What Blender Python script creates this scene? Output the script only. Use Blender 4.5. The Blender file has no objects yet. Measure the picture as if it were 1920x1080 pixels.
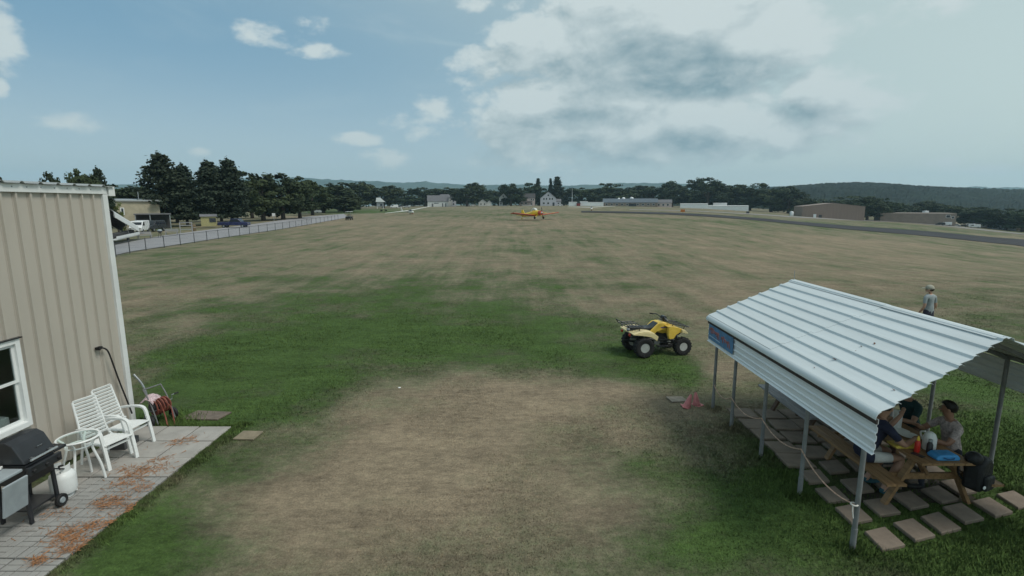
import bpy, bmesh, math, random
import numpy as np
from mathutils import Vector, Matrix
R = math.radians
random.seed(7)
SC = bpy.context.scene
COL = SC.collection
# ------------------------------------------------------------------ camera
CAMH, FPX, HZ = 4.2, 950.0, 383.0            # height, focal length in photo pixels, horizon row
PITCH = math.atan2(540 - HZ, FPX)
cam = bpy.data.cameras.new('camera'); cam.sensor_width = 36; cam.lens = 36 * FPX / 1920
cam.clip_start = 0.1; cam.clip_end = 12000
co = bpy.data.objects.new('camera', cam); co.location = (0, 0, CAMH)
co.rotation_euler = (math.pi / 2 - PITCH, 0, 0); COL.objects.link(co); SC.camera = co
# ------------------------------------------------------------------ light
SUN_EL, SUN_AZ = R(56), R(112)                # azimuth clockwise from the view direction (+Y)
sl = bpy.data.lights.new('sun', 'SUN'); sl.energy = 1.5; sl.angle = R(18); sl.color = (1.0, .95, .87)
so = bpy.data.objects.new('sun', sl); COL.objects.link(so)
sd = Vector((math.cos(SUN_EL) * math.sin(SUN_AZ), math.cos(SUN_EL) * math.cos(SUN_AZ), math.sin(SUN_EL)))
so.rotation_euler = sd.to_track_quat('Z', 'Y').to_euler(); so.location = sd * 60
SC.view_settings.view_transform = 'Standard'; SC.view_settings.look = 'None'
SC.view_settings.exposure = 0.40; SC.view_settings.gamma = 1; SC.view_settings.use_curve_mapping = False
SC.cycles.use_denoising = True
SC.cycles.max_bounces = 5; SC.cycles.diffuse_bounces = 3; SC.cycles.glossy_bounces = 3; SC.cycles.volume_bounces = 1; SC.cycles.transparent_max_bounces = 12
SC.cycles.sample_clamp_indirect = 4.0
# ------------------------------------------------------------------ sky with drifting cumulus
W = bpy.data.worlds.new('World'); SC.world = W; W.use_nodes = True
def NT(nt):
    nt.nodes.clear()
    class N:
        def new(s, t, **k):
            n = nt.nodes.new(t)
            for a, b in k.items(): setattr(n, a, b)
            return n
        def link(s, a, b): nt.links.new(a, b)
        def setin(s, sock, v):
            if isinstance(v, bpy.types.NodeSocket): nt.links.new(v, sock)
            else: sock.default_value = v
        def math(s, op, a, b=0.0, c=None, clamp=False):
            n = nt.nodes.new('ShaderNodeMath'); n.operation = op; n.use_clamp = clamp
            s.setin(n.inputs[0], a); s.setin(n.inputs[1], b)
            if c is not None: s.setin(n.inputs[2], c)
            return n.outputs[0]
        def mix(s, f, a, b, bt='MIX'):
            n = nt.nodes.new('ShaderNodeMix'); n.data_type = 'RGBA'; n.blend_type = bt
            s.setin(n.inputs[0], f)
            for q, v in ((6, a), (7, b)):
                s.setin(n.inputs[q], v if isinstance(v, bpy.types.NodeSocket) else (*v, 1) if len(v) == 3 else v)
            return n.outputs[2]
        def noise(s, vec, sc, det=4, rough=.55, dist=0.0):
            n = nt.nodes.new('ShaderNodeTexNoise'); n.inputs['Scale'].default_value = sc
            n.inputs['Detail'].default_value = det; n.inputs['Roughness'].default_value = rough
            n.inputs['Distortion'].default_value = dist
            if vec is not None: nt.links.new(vec, n.inputs['Vector'])
            return n.outputs[0]
        def maprange(s, v, a, b, c=0.0, d=1.0, t='SMOOTHSTEP'):
            n = nt.nodes.new('ShaderNodeMapRange'); n.interpolation_type = t
            s.setin(n.inputs[0], v)
            for q, x in ((1, a), (2, b), (3, c), (4, d)): n.inputs[q].default_value = x
            return n.outputs[0]
        def mapping(s, vec, loc=(0, 0, 0), rot=(0, 0, 0), sc=(1, 1, 1)):
            n = nt.nodes.new('ShaderNodeMapping'); n.inputs[1].default_value = loc
            n.inputs[2].default_value = rot; n.inputs[3].default_value = sc
            nt.links.new(vec, n.inputs[0]); return n.outputs[0]
    return N()

def dirang(px, py):                           # photo pixel -> azimuth, elevation of that bit of sky
    a, b = (px - 960) / FPX, (540 - py) / FPX
    c, s = math.cos(PITCH), math.sin(PITCH)
    v = Vector((a, c + b * s, -s + b * c)).normalized()
    return math.atan2(v.x, v.y), math.asin(v.z)

# cumulus heaps: (px, py, half width px, half height px, weight)
CLOUDS = [(1240, 70, 290, 125, 1.35), (1010, 85, 100, 60, .95), (1430, 70, 120, 80, 1.1), (1090, 190, 190, 55, .9),
          (1230, 235, 330, 70, 1.0), (980, 235, 95, 55, .9), (1550, 190, 130, 60, .8), (1470, 250, 140, 45, .75),
          (490, 62, 54, 22, .52), (530, 78, 60, 16, .48), (590, 95, 54, 17, .54), (585, 48, 40, 15, .2), (0, 75, 42, 66, .55), (0, 165, 20, 20, .7),
          (815, 200, 32, 20, .42), (775, 235, 60, 26, .36), (668, 260, 46, 11, .42), (372, 286, 20, 8, .4),
          (720, 300, 45, 16, .45), (900, 120, 60, 50, .38), (930, 8, 70, 16, .5), (1770, 308, 40, 12, .45), (1060, 290, 200, 35, .55),
          (1700, 30, 160, 30, .35), (120, 225, 70, 18, .32), (1850, 318, 60, 10, .4)]
def make_cloud_group(name, items, det, fdet):
    g = bpy.data.node_groups.new(name, 'ShaderNodeTree')
    g.interface.new_socket('Vector', in_out='INPUT', socket_type='NodeSocketVector')
    g.interface.new_socket('Density', in_out='OUTPUT', socket_type='NodeSocketFloat')
    n = NT(g)
    gi = n.new('NodeGroupInput'); go = n.new('NodeGroupOutput'); uv = gi.outputs[0]
    big = n.noise(uv, 9.0, det, .58, .3)
    nz = n.math('MULTIPLY_ADD', big, 2.0, -1.0)
    if fdet: nz = n.math('ADD', nz, n.math('MULTIPLY_ADD', n.noise(uv, 30.0, fdet, .6), .8, -.4))
    tot = None
    for (px, py, rx, ry, w) in items:
        a0, e0 = dirang(px, py); a1, _ = dirang(px + rx, py); _, e1 = dirang(px, py - ry)
        ra, re = abs(a1 - a0) * 1.25, abs(e1 - e0) * 1.3 * 1.7; e0 *= 1.7
        v = n.new('ShaderNodeVectorMath', operation='MULTIPLY_ADD'); n.link(uv, v.inputs[0]); v.inputs[1].default_value = (1 / ra, 1 / re, 0); v.inputs[2].default_value = (-a0 / ra, -e0 / re, 0)
        d = n.new('ShaderNodeVectorMath', operation='DOT_PRODUCT'); n.link(v.outputs[0], d.inputs[0]); n.link(v.outputs[0], d.inputs[1])
        m = n.math('MULTIPLY_ADD', d.outputs['Value'], -w, w)
        tot = m if tot is None else n.math('MAXIMUM', tot, m)
    # scattered heaps over the rest of the sky, the same weather all round
    sp = n.new('ShaderNodeSeparateXYZ'); n.link(uv, sp.inputs[0])
    gen = n.math('MULTIPLY_ADD', n.noise(uv, 2.3, 1, .5), 5.0, -3.0)
    away = n.math('MAXIMUM', n.maprange(n.math('ABSOLUTE', sp.outputs[0]), .85, 1.1), n.maprange(sp.outputs[1], .72, 1.0))
    gen = n.math('ADD', gen, n.math('MULTIPLY_ADD', away, 6.0, -6.0))
    tot = n.math('MAXIMUM', n.math('MAXIMUM', tot, n.math('MINIMUM', gen, .9)), -1.2)
    n.link(n.math('ADD', tot, nz), go.inputs[0]); return g
CG = make_cloud_group('cloud_density', CLOUDS, 7, 3)
CG2 = make_cloud_group('cloud_density_above', [c for c in CLOUDS if c[2] * c[3] > 1000 and c[4] > .5], 5, 0)
n = NT(W.node_tree)
tc = n.new('ShaderNodeTexCoord'); vec = tc.outputs['Generated']
sky = n.new('ShaderNodeTexSky', sky_type='NISHITA'); sky.sun_disc = False
sky.sun_elevation = SUN_EL; sky.sun_rotation = SUN_AZ; sky.air_density = 1.0; sky.dust_density = 1.6; sky.ozone_density = 1.5; sky.altitude = 200
SKYSTR = 0.10
skyc = n.mix(1.0, sky.outputs[0], (SKYSTR * .92, SKYSTR * .98, SKYSTR * .96), 'MULTIPLY')
sp = n.new('ShaderNodeSeparateXYZ'); n.link(vec, sp.inputs[0])
el = n.math('ARCSINE', sp.outputs[2]); az = n.math('ARCTAN2', sp.outputs[0], sp.outputs[1])
# summer haze: a pale veil, thickest towards the horizon and towards the veiled sun
veil = n.maprange(el, -.02, .75, .88, .55, 'LINEAR')
sunside = n.new('ShaderNodeVectorMath', operation='DOT_PRODUCT'); n.link(vec, sunside.inputs[0]); sunside.inputs[1].default_value = sd
sv = n.maprange(sunside.outputs['Value'], -.30, .42)
vcol = n.mix(sv, (.150, .300, .415), (.51, .605, .555))
hcol = n.mix(n.maprange(el, 0.0, .30), n.mix(sv, (.415, .52, .56), (.54, .62, .575)), vcol)
col = n.mix(veil, skyc, hcol)
wisp = n.noise(n.mapping(vec, sc=(1, 1, 3.2)), 4.0, 5, .62, .6)
col = n.mix(n.math('MULTIPLY', n.maprange(wisp, .47, .8), n.maprange(sv, .0, .6, .12, .6)), col, (.46, .55, .555))
uvn = n.new('ShaderNodeCombineXYZ'); n.link(az, uvn.inputs[0]); n.link(n.math('MULTIPLY', el, 1.7), uvn.inputs[1])
cg = n.new('ShaderNodeGroup'); cg.node_tree = CG; n.link(uvn.outputs[0], cg.inputs[0])
ofs = n.new('ShaderNodeVectorMath', operation='ADD'); n.link(uvn.outputs[0], ofs.inputs[0]); ofs.inputs[1].default_value = (.022, .06, 0)
cg2 = n.new('ShaderNodeGroup'); cg2.node_tree = CG2; n.link(ofs.outputs[0], cg2.inputs[0])
alpha = n.math('MULTIPLY', n.maprange(cg.outputs[0], .02, .58), .95)
thick = n.maprange(cg.outputs[0], .5, 1.9)
relief = n.math('SUBTRACT', cg2.outputs[0], cg.outputs[0])
shade = n.math('MULTIPLY_ADD', relief, .95, n.math('MULTIPLY_ADD', thick, .40, .14))
for (px, py, rx, ry, w) in ((1290, 165, 200, 22, .46), (1545, 196, 110, 26, .40), (1110, 222, 130, 20, .34), (1170, 85, 80, 34, .24), (1350, 112, 70, 26, .22), (1230, 130, 60, 22, .2), (1090, 25, 60, 30, .25), (960, 245, 60, 26, .25), (1300, 265, 140, 22, .28), (1420, 30, 60, 40, .2), (1000, 48, 70, 24, -.3), (985, 190, 60, 20, -.35), (1420, 75, 60, 30, -.3), (1290, 40, 60, 24, -.25)):
    a0, e0 = dirang(px, py); a1, _ = dirang(px + rx, py); _, e1 = dirang(px, py - ry); ra, re = abs(a1 - a0) * 1.3, abs(e1 - e0) * 1.3 * 1.7; e0 *= 1.7
    v = n.new('ShaderNodeVectorMath', operation='MULTIPLY_ADD'); n.link(uvn.outputs[0], v.inputs[0]); v.inputs[1].default_value = (1 / ra, 1 / re, 0); v.inputs[2].default_value = (-a0 / ra, -e0 / re, 0)
    d = n.new('ShaderNodeVectorMath', operation='DOT_PRODUCT'); n.link(v.outputs[0], d.inputs[0]); n.link(v.outputs[0], d.inputs[1])
    shade = n.math('MULTIPLY_ADD', n.math('MAXIMUM', n.math('SUBTRACT', 1.0, d.outputs['Value']), 0.0), w, shade)
shade = n.maprange(shade, .0, 1.0, 0.0, 1.0, 'LINEAR')
ccol = n.mix(shade, (.515, .585, .590), (.175, .268, .310))
col = n.mix(alpha, col, ccol)
# the far haze takes over right at the skyline
col = n.mix(n.maprange(el, .0, .09, .75, 0.0), col, n.mix(sv, (.43, .525, .555), (.545, .625, .58)))
W.cycles.sampling_method = 'MANUAL'; W.cycles.sample_map_resolution = 256
bg = n.new('ShaderNodeBackground'); n.link(col, bg.inputs[0]); bg.inputs[1].default_value = 0.91
wo = n.new('ShaderNodeOutputWorld'); n.link(bg.outputs[0], wo.inputs[0])

# ------------------------------------------------------------------ helpers
SLU = [-3, -.8, -.5, -.3, -.17, .05, .28, .41, .62, .83, 1.0, 1.6, 4]
SLV = [0, 0, 0, .0045, .0058, .0085, .0065, .002, -.012, -.021, -.034, -.045, -.03]
def slope_at(u):
    return np.interp(u, np.linspace(-3, 4, 281), _SM)
_g = np.interp(np.linspace(-3, 4, 281), SLU, SLV)
_SM = np.convolve(np.pad(_g, 4, mode='edge'), np.ones(9) / 9, mode='valid')
def ground_z(x, y):
    x = np.asarray(x, float); y = np.asarray(y, float)
    yy = np.maximum(y, 1e-3); u = np.clip(x / yy, -3, 4)
    f = 430 * (1 - np.exp(-np.maximum(y - 20, 0) ** 1.0 / 180.0)) * np.clip((y - 20) / 25, 0, 1)
    return slope_at(u) * f
def gz(x, y): return float(ground_z(x, y))
def ray(px, py):
    a, b = (px - 960) / FPX, (540 - py) / FPX
    c, s = math.cos(PITCH), math.sin(PITCH)
    return Vector((a, c + b * s, -s + b * c))
def gp(px, py):                               # where that line of sight meets the terrain
    r = ray(px, py); t = 3.0
    while t < 3000:
        p = Vector((0, 0, CAMH)) + r * t
        if p.z < gz(p.x, p.y): break
        t *= 1.004
    lo, hi = t / 1.004, t
    for _ in range(20):
        m = (lo + hi) / 2; p = Vector((0, 0, CAMH)) + r * m
        if p.z < gz(p.x, p.y): hi = m
        else: lo = m
    return Vector((0, 0, CAMH)) + r * hi
def pt(px, D, dz=0.0):                        # ground point in that column at distance D
    x = (px - 960) / FPX * D
    return Vector((x, D, gz(x, D) + dz))
def to_px(x, y, z):
    c, s = math.cos(PITCH), math.sin(PITCH)
    zz = z - CAMH; d = y * c - zz * s; u = y * s + zz * c
    return 960 + FPX * x / d, 540 - FPX * u / d

def pm(name, col, rough=.65, var=.18, scale=6.0, bump=0.0, metal=0.0, spec=.4, bscale=None, coat=0.0, stretch=(1, 1, 1), dirt=0.0, dirtcol=(.10, .085, .06)):
    m = bpy.data.materials.new(name); m.use_nodes = True
    n = NT(m.node_tree)
    tc = n.new('ShaderNodeTexCoord'); v = n.mapping(tc.outputs['Object'], sc=stretch)
    oi = n.new('ShaderNodeObjectInfo')
    vv = n.new('ShaderNodeVectorMath', operation='ADD'); n.link(v, vv.inputs[0])
    sc_ = n.new('ShaderNodeVectorMath', operation='SCALE'); n.link(oi.outputs['Location'], sc_.inputs[0]); sc_.inputs['Scale'].default_value = .37
    n.link(sc_.outputs[0], vv.inputs[1]); v = vv.outputs[0]
    nz = n.noise(v, scale, 6, .6)
    lo = tuple(c * (1 - var) for c in col); hi = tuple(min(1, c * (1 + var)) for c in col)
    c = n.mix(n.maprange(nz, .3, .7), lo, hi)
    if dirt:
        c = n.mix(n.math('MULTIPLY', n.maprange(n.noise(v, scale * .6, 8, .68), .52, .74), dirt), c, dirtcol)
    b = n.new('ShaderNodeBsdfPrincipled'); n.link(c, b.inputs['Base Color'])
    b.inputs['Metallic'].default_value = metal
    n.link(n.maprange(n.noise(v, scale * 2.3, 4), .3, .7, max(.02, rough - .1), min(1, rough + .1)), b.inputs['Roughness'])
    b.inputs['Specular IOR Level'].default_value = spec; b.inputs['Coat Weight'].default_value = coat
    if bump:
        bn = n.new('ShaderNodeBump'); bn.inputs['Strength'].default_value = bump; bn.inputs['Distance'].default_value = .02
        n.link(n.noise(v, bscale or scale * 4, 5, .65), bn.inputs['Height']); n.link(bn.outputs[0], b.inputs['Normal'])
    o = n.new('ShaderNodeOutputMaterial'); n.link(b.outputs[0], o.inputs[0])
    return m

class MB:
    def __init__(s): s.v = []; s.f = []; s.m = []; s.mi = 0
    def add(s, vs, fs):
        k = len(s.v); s.v += [tuple(p) for p in vs]; s.f += [tuple(i + k for i in f) for f in fs]; s.m += [s.mi] * len(fs); return s
    def box(s, c, d, rot=None):
        hx, hy, hz = d[0] / 2, d[1] / 2, d[2] / 2
        vs = [Vector((x, y, z)) for x in (-hx, hx) for y in (-hy, hy) for z in (-hz, hz)]
        if rot is not None:
            M = rot if isinstance(rot, Matrix) else Matrix.Rotation(rot, 3, 'Z'); vs = [M @ p for p in vs]
        c = Vector(c)
        return s.add([p + c for p in vs], [(0, 1, 3, 2), (4, 6, 7, 5), (0, 4, 5, 1), (2, 3, 7, 6), (0, 2, 6, 4), (1, 5, 7, 3)])
    def bar(s, a, b, w, t, up=(0, 0, 1)):     # rectangular bar from a to b
        a, b = Vector(a), Vector(b); d = (b - a); L = d.length; d.normalize()
        u = Vector(up)
        if abs(d.dot(u)) > .95: u = Vector((1, 0, 0))
        r = d.cross(u).normalized(); u2 = r.cross(d)
        vs = [p + r * x * w / 2 + u2 * y * t / 2 for p in (a, b) for x, y in ((-1, -1), (1, -1), (1, 1), (-1, 1))]
        return s.add(vs, [(3, 2, 1, 0), (4, 5, 6, 7), (0, 1, 5, 4), (1, 2, 6, 5), (2, 3, 7, 6), (3, 0, 4, 7)])
    def tube(s, pts, r, n=8, cap=True):
        pts = [Vector(p) for p in pts]; rs = r if isinstance(r, (list, tuple)) else [r] * len(pts)
        rings = []; prev = None
        for i, p in enumerate(pts):
            d = (pts[min(i + 1, len(pts) - 1)] - pts[max(i - 1, 0)])
            d = d.normalized() if d.length > 1e-9 else Vector((0, 0, 1))
            if prev is None:
                prev = d.orthogonal().normalized()
            a = (prev - d * prev.dot(d)); a = a.normalized() if a.length > 1e-6 else d.orthogonal().normalized()
            prev = a; b = d.cross(a)
            rings.append([p + (a * math.cos(t) + b * math.sin(t)) * rs[i] for t in [2 * math.pi * k / n for k in range(n)]])
        vs = [q for rg in rings for q in rg]; fs = []
        for i in range(len(pts) - 1):
            for k in range(n):
                fs.append((i * n + k, i * n + (k + 1) % n, (i + 1) * n + (k + 1) % n, (i + 1) * n + k))
        if cap: fs.append(tuple(range(n - 1, -1, -1))); fs.append(tuple((len(pts) - 1) * n + k for k in range(n)))
        return s.add(vs, fs)
    def lathe(s, prof, c=(0, 0, 0), axis='Z', n=20, closed=False):   # prof: (radius, along)
        M = {'Z': Matrix.Identity(3), 'Y': Matrix.Rotation(-math.pi / 2, 3, 'X'), 'X': Matrix.Rotation(math.pi / 2, 3, 'Y')}[axis]
        c = Vector(c); vs = []; fs = []
        for (r, h) in prof:
            for k in range(n):
                t = 2 * math.pi * k / n; vs.append(c + M @ Vector((r * math.cos(t), r * math.sin(t), h)))
        m = len(prof)
        for i in range(m if closed else m - 1):
            for k in range(n):
                j = (i + 1) % m
                fs.append((i * n + k, i * n + (k + 1) % n, j * n + (k + 1) % n, j * n + k))
        if not closed:
            if prof[0][0] > 1e-4: fs.append(tuple(range(n - 1, -1, -1)))
            if prof[-1][0] > 1e-4: fs.append(tuple((m - 1) * n + k for k in range(n)))
        return s.add(vs, fs)
    def prism(s, poly, a, b, axis='Y'):       # polygon in the plane across `axis`, run from a to b
        def P(p, t):
            if axis == 'Y': return (p[0], t, p[1])
            if axis == 'X': return (t, p[0], p[1])
            return (p[0], p[1], t)
        k = len(poly)
        vs = [P(p, a) for p in poly] + [P(p, b) for p in poly]
        fs = [tuple(range(k)), tuple(range(2 * k - 1, k - 1, -1))] + [(i, i + k, (i + 1) % k + k, (i + 1) % k) for i in range(k)]
        return s.add(vs, fs)
    def ell(s, c, r, n=12, m=8, rot=None):
        c = Vector(c); vs = []; fs = []
        for j in range(m + 1):
            ph = math.pi * j / m
            for k in range(n):
                t = 2 * math.pi * k / n
                p = Vector((r[0] * math.sin(ph) * math.cos(t), r[1] * math.sin(ph) * math.sin(t), r[2] * math.cos(ph)))
                vs.append(c + (rot @ p if rot is not None else p))
        for j in range(m):
            for k in range(n):
                fs.append((j * n + k, (j + 1) * n + k, (j + 1) * n + (k + 1) % n, j * n + (k + 1) % n))
        return s.add(vs, fs)
    def mesh(s, name, mats, smooth=False):
        me = bpy.data.meshes.new(name); me.from_pydata(s.v, [], s.f)
        bm = bmesh.new(); bm.from_mesh(me); bmesh.ops.remove_doubles(bm, verts=bm.verts, dist=1e-6)
        bmesh.ops.recalc_face_normals(bm, faces=bm.faces); 
        if len(bm.faces) == len(s.m):
            bm.to_mesh(me); bm.free()
            if any(s.m): me.polygons.foreach_set('material_index', s.m)
        else:
            bm.to_mesh(me); bm.free()
        for x in (mats if isinstance(mats, (list, tuple)) else [mats]): me.materials.append(x)
        if smooth:
            me.polygons.foreach_set('use_smooth', [True] * len(me.polygons))
            try: me.set_sharp_from_angle(angle=R(38))
            except Exception: pass
        me.update(); return me
    def build(s, name, mats, parent=None, smooth=False, bevel=0.0, seg=2):
        o = bpy.data.objects.new(name, s.mesh(name, mats, smooth)); COL.objects.link(o)
        if parent is not None: o.parent = parent
        if bevel:
            b = o.modifiers.new('bevel', 'BEVEL'); b.width = bevel; b.segments = seg; b.limit_method = 'ANGLE'; b.angle_limit = R(35)
        return o
def link_mesh(name, me, parent=None, loc=(0, 0, 0), rz=0.0, sc=None):
    o = bpy.data.objects.new(name, me); COL.objects.link(o)
    if parent is not None: o.parent = parent
    o.location = loc; o.rotation_euler = (0, 0, rz)
    if sc is not None: o.scale = sc if not isinstance(sc, (int, float)) else (sc,) * 3
    return o
def tag(o, label=None, cat=None, group=None, kind=None):
    if label: o['label'] = label
    if cat: o['category'] = cat
    if group: o['group'] = group
    if kind: o['kind'] = kind
    return o
def thing(name, label, cat, loc=(0, 0, 0), rz=0.0, group=None, sc=None):
    o = bpy.data.objects.new(name, None); COL.objects.link(o); o.empty_display_size = .1
    o.location = loc; o.rotation_euler = (0, 0, rz)
    if sc: o.scale = (sc, sc, sc)
    return tag(o, label, cat, group)
KIDS = {}
def copy_thing(src, loc, rz, label, sc=None):
    r = src.copy(); COL.objects.link(r); r.location = loc; r.rotation_euler = (0, 0, rz); r['label'] = label
    if sc is not None: r.scale = sc if not isinstance(sc, (int, float)) else (sc,) * 3
    if src.name not in KIDS: KIDS[src.name] = [(c, list(c.children)) for c in src.children]
    for c, gs in KIDS[src.name]:
        k = c.copy(); COL.objects.link(k); k.parent = r
        for g_ in gs:
            q = g_.copy(); COL.objects.link(q); q.parent = k
    return r
# ------------------------------------------------------------------ the field
# patches of living (+) and parched (-) turf, listed by where the photograph shows them: px, py, rx, ry, amount
PATCH = [(700, 600, 330, 70, .75), (430, 690, 230, 55, .6), (950, 660, 330, 50, .62), (1210, 690, 140, 30, .45), (560, 640, 200, 45, .25), (350, 790, 130, 45, .7),
         (235, 960, 115, 120, .65), (390, 850, 60, 45, .6), (170, 1060, 120, 80, .7), (620, 1030, 280, 70, -.28), (470, 700, 60, 60, .3), (1420, 860, 150, 85, .72), (1560, 1000, 190, 90, .55), (1480, 940, 120, 80, .3),
         (1760, 1030, 300, 90, .95), (1860, 850, 140, 130, 1.0), (1900, 1000, 130, 120, .85), (1240, 860, 140, 60, .25), (1800, 700, 140, 50, .3),
         (260, 615, 90, 50, -.5), (330, 560, 120, 30, -.25), (700, 850, 260, 110, -.46), (950, 960, 330, 120, -.42), (1060, 760, 250, 40, -.40),
         (1380, 690, 110, 55, -.5), (560, 950, 120, 80, -.3), (1250, 640, 60, 20, -.2), (740, 450, 260, 24, -.3), (960, 500, 220, 16, -.2), (330, 500, 120, 18, .2),
         (1500, 470, 260, 26, -.35), (1180, 560, 200, 22, -.18), (1450, 560, 200, 34, -.3), (1760, 520, 200, 30, -.15), (1850, 610, 120, 40, .15), (1650, 430, 240, 8, .35), (1860, 470, 100, 14, .35), (1380, 418, 200, 5, .3),
         (900, 410, 150, 6, .2), (660, 396, 110, 4, .9), (700, 408, 140, 5, -.2), (320, 470, 60, 8, .25), (420, 700, 90, 60, .35), (1140, 490, 100, 20, .3), (1010, 540, 120, 30, .3)]
_rs = np.random.RandomState(11)
def vnoise(x, y, seed=0):                     # cheap smooth value noise
    rs = np.random.RandomState(seed); T = rs.rand(256, 256)
    xi = np.floor(x).astype(int); yi = np.floor(y).astype(int); fx = x - xi; fy = y - yi
    fx = fx * fx * (3 - 2 * fx); fy = fy * fy * (3 - 2 * fy)
    g = lambda a, b: T[a % 256, b % 256]
    return (g(xi, yi) * (1 - fx) + g(xi + 1, yi) * fx) * (1 - fy) + (g(xi, yi + 1) * (1 - fx) + g(xi + 1, yi + 1) * fx) * fy
def greenness(x, y, z):
    x = np.asarray(x, float); y = np.asarray(y, float)
    wx = x + (vnoise(x * .5, y * .5, 3) - .5) * 2.8 * np.clip(y / 12, .5, 6); wy = y + (vnoise(x * .5 + 40, y * .5, 4) - .5) * .17 * y
    c, s = math.cos(PITCH), math.sin(PITCH); zz = np.asarray(z, float) - CAMH
    d = np.maximum(wy * c - zz * s, .5); u = wy * s + zz * c
    px = 960 + FPX * wx / d; py = 540 - FPX * u / d
    G = np.full(x.shape, .42)
    for (a, b, rx, ry, w) in PATCH:
        q = ((px - a) / rx) ** 2 + ((py - b) / ry) ** 2
        G = G + w * .66 * np.exp(-q * .8)
    G = G - .07 * np.clip((y - 20) / 30, 0, 1)
    G = np.where(y > 2, G, .5)
    G += (vnoise(x * .9, y * .9, 5) - .5) * .42 + (vnoise(x * .22, y * .35, 6) - .5) * .30
    G += (vnoise(x * .03 + 5, y * .06, 8) - .5) * .5 * np.clip((y - 20) / 40, 0, 1)
    return G
def turf_material(name, blades=False):
    m = bpy.data.materials.new(name); m.use_nodes = True; n = NT(m.node_tree)
    at = n.new('ShaderNodeAttribute', attribute_name='turf'); at.attribute_type = 'GEOMETRY'
    geo = n.new('ShaderNodeNewGeometry'); pos = geo.outputs['Position']
    g = at.outputs['Fac']
    # mower swaths run down the field; tufts and thatch lie in short dashes close by
    sx = n.new('ShaderNodeSeparateXYZ'); n.link(pos, sx.inputs[0])
    far = n.maprange(sx.outputs[1], 13.0, 34.0)
    st = n.noise(n.mapping(pos, rot=(0, 0, R(-9.6)), sc=(.85, .085, 1)), 1.0, 6, .66)
    st2 = n.noise(n.mapping(pos, rot=(0, 0, R(-9.6)), sc=(.11, .03, 1)), 1.0, 5, .62)
    da = n.noise(n.mapping(pos, rot=(0, 0, R(8)), sc=(.62, 1.35, 1)), 1.0, 9, .77)
    db = n.noise(n.mapping(pos, rot=(0, 0, R(-6)), sc=(4.6, 9.0, 1)), 1.0, 5, .72)
    mo = n.noise(pos, 1.7, 8, .70); fi = n.noise(pos, 34.0, 4, .7); fi2 = n.noise(pos, 9.0, 5, .7)
    g = n.math('ADD', g, n.math('MULTIPLY', n.math('SUBTRACT', st, .5), n.maprange(sx.outputs[1], 9.0, 30.0, .35, 1.25)))
    g = n.math('ADD', g, n.math('MULTIPLY', n.math('SUBTRACT', st2, .5), n.maprange(sx.outputs[1], 20.0, 90.0, .3, .75)))
    g = n.math('ADD', g, n.math('MULTIPLY', n.math('SUBTRACT', mo, .5), .85))
    g = n.math('ADD', g, n.math('MULTIPLY', n.math('SUBTRACT', da, .5), 1.05))
    g = n.math('ADD', g, n.math('MULTIPLY', n.math('SUBTRACT', fi2, .5), .5))
    g = n.math('ADD', g, n.math('MULTIPLY', n.math('SUBTRACT', fi, .5), .3 if not blades else .1))
    cr = n.new('ShaderNodeValToRGB'); n.link(g, cr.inputs[0]); e = cr.color_ramp.elements
    e[0].position = 0.0; e[0].color = (.262, .212, .147, 1); e[1].position = 1.0; e[1].color = (.062, .106, .030, 1)
    for p, c in ((.16, (.218, .183, .125)), (.30, (.196, .172, .114)), (.44, (.168, .162, .102)), (.60, (.116, .126, .070)), (.80, (.076, .108, .043))):
        q = e.new(p); q.color = (*c, 1)
    col = cr.outputs[0]
    # tufts stand dark against bleached thatch
    tex = n.math('ADD', n.math('MULTIPLY', n.maprange(da, .30, .70, 0, 1, 'LINEAR'), .55), n.math('MULTIPLY', n.maprange(db, .28, .72, 0, 1, 'LINEAR'), .45))
    col = n.mix(1.0, col, n.mix(n.maprange(tex, .18, .82, 0, 1, 'LINEAR'), (.56, .56, .57), (1.42, 1.42, 1.40)), 'MULTIPLY')
    sc = n.noise(pos, 3.6, 8, .74)
    col = n.mix(n.math('MULTIPLY', n.maprange(sc, .60, .72), .45), col, (.080, .074, .046))
    if blades:
        rn = n.new('ShaderNodeAttribute', attribute_name='rnd'); rn.attribute_type = 'GEOMETRY'
        col = n.mix(1.0, col, n.mix(rn.outputs['Fac'], (.80, .82, .78), (1.75, 1.65, 1.6)), 'MULTIPLY')
    else:
        col = n.mix(1.0, col, n.mix(n.maprange(fi, .3, .7), (.78, .78, .78), (1.2, 1.2, 1.2)), 'MULTIPLY')
    b = n.new('ShaderNodeBsdfPrincipled'); n.link(col, b.inputs['Base Color']); b.inputs['Roughness'].default_value = .9
    b.inputs['Specular IOR Level'].default_value = .12
    if blades:
        up = n.new('ShaderNodeVectorMath', operation='MULTIPLY_ADD'); n.link(geo.outputs['Normal'], up.inputs[0]); up.inputs[1].default_value = (.35, .35, .1); up.inputs[2].default_value = (0, 0, 1); n.link(up.outputs[0], b.inputs['Normal'])
    else:
        bn = n.new('ShaderNodeBump'); bn.inputs['Strength'].default_value = .75; bn.inputs['Distance'].default_value = .035
        n.link(n.math('ADD', fi, n.math('MULTIPLY', fi2, 1.2)), bn.inputs['Height']); n.link(bn.outputs[0], b.inputs['Normal'])
    o = n.new('ShaderNodeOutputMaterial'); n.link(b.outputs[0], o.inputs[0]); return m
M_TURF = turf_material('turf'); M_BLADE = turf_material('grass_blades', True)
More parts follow.
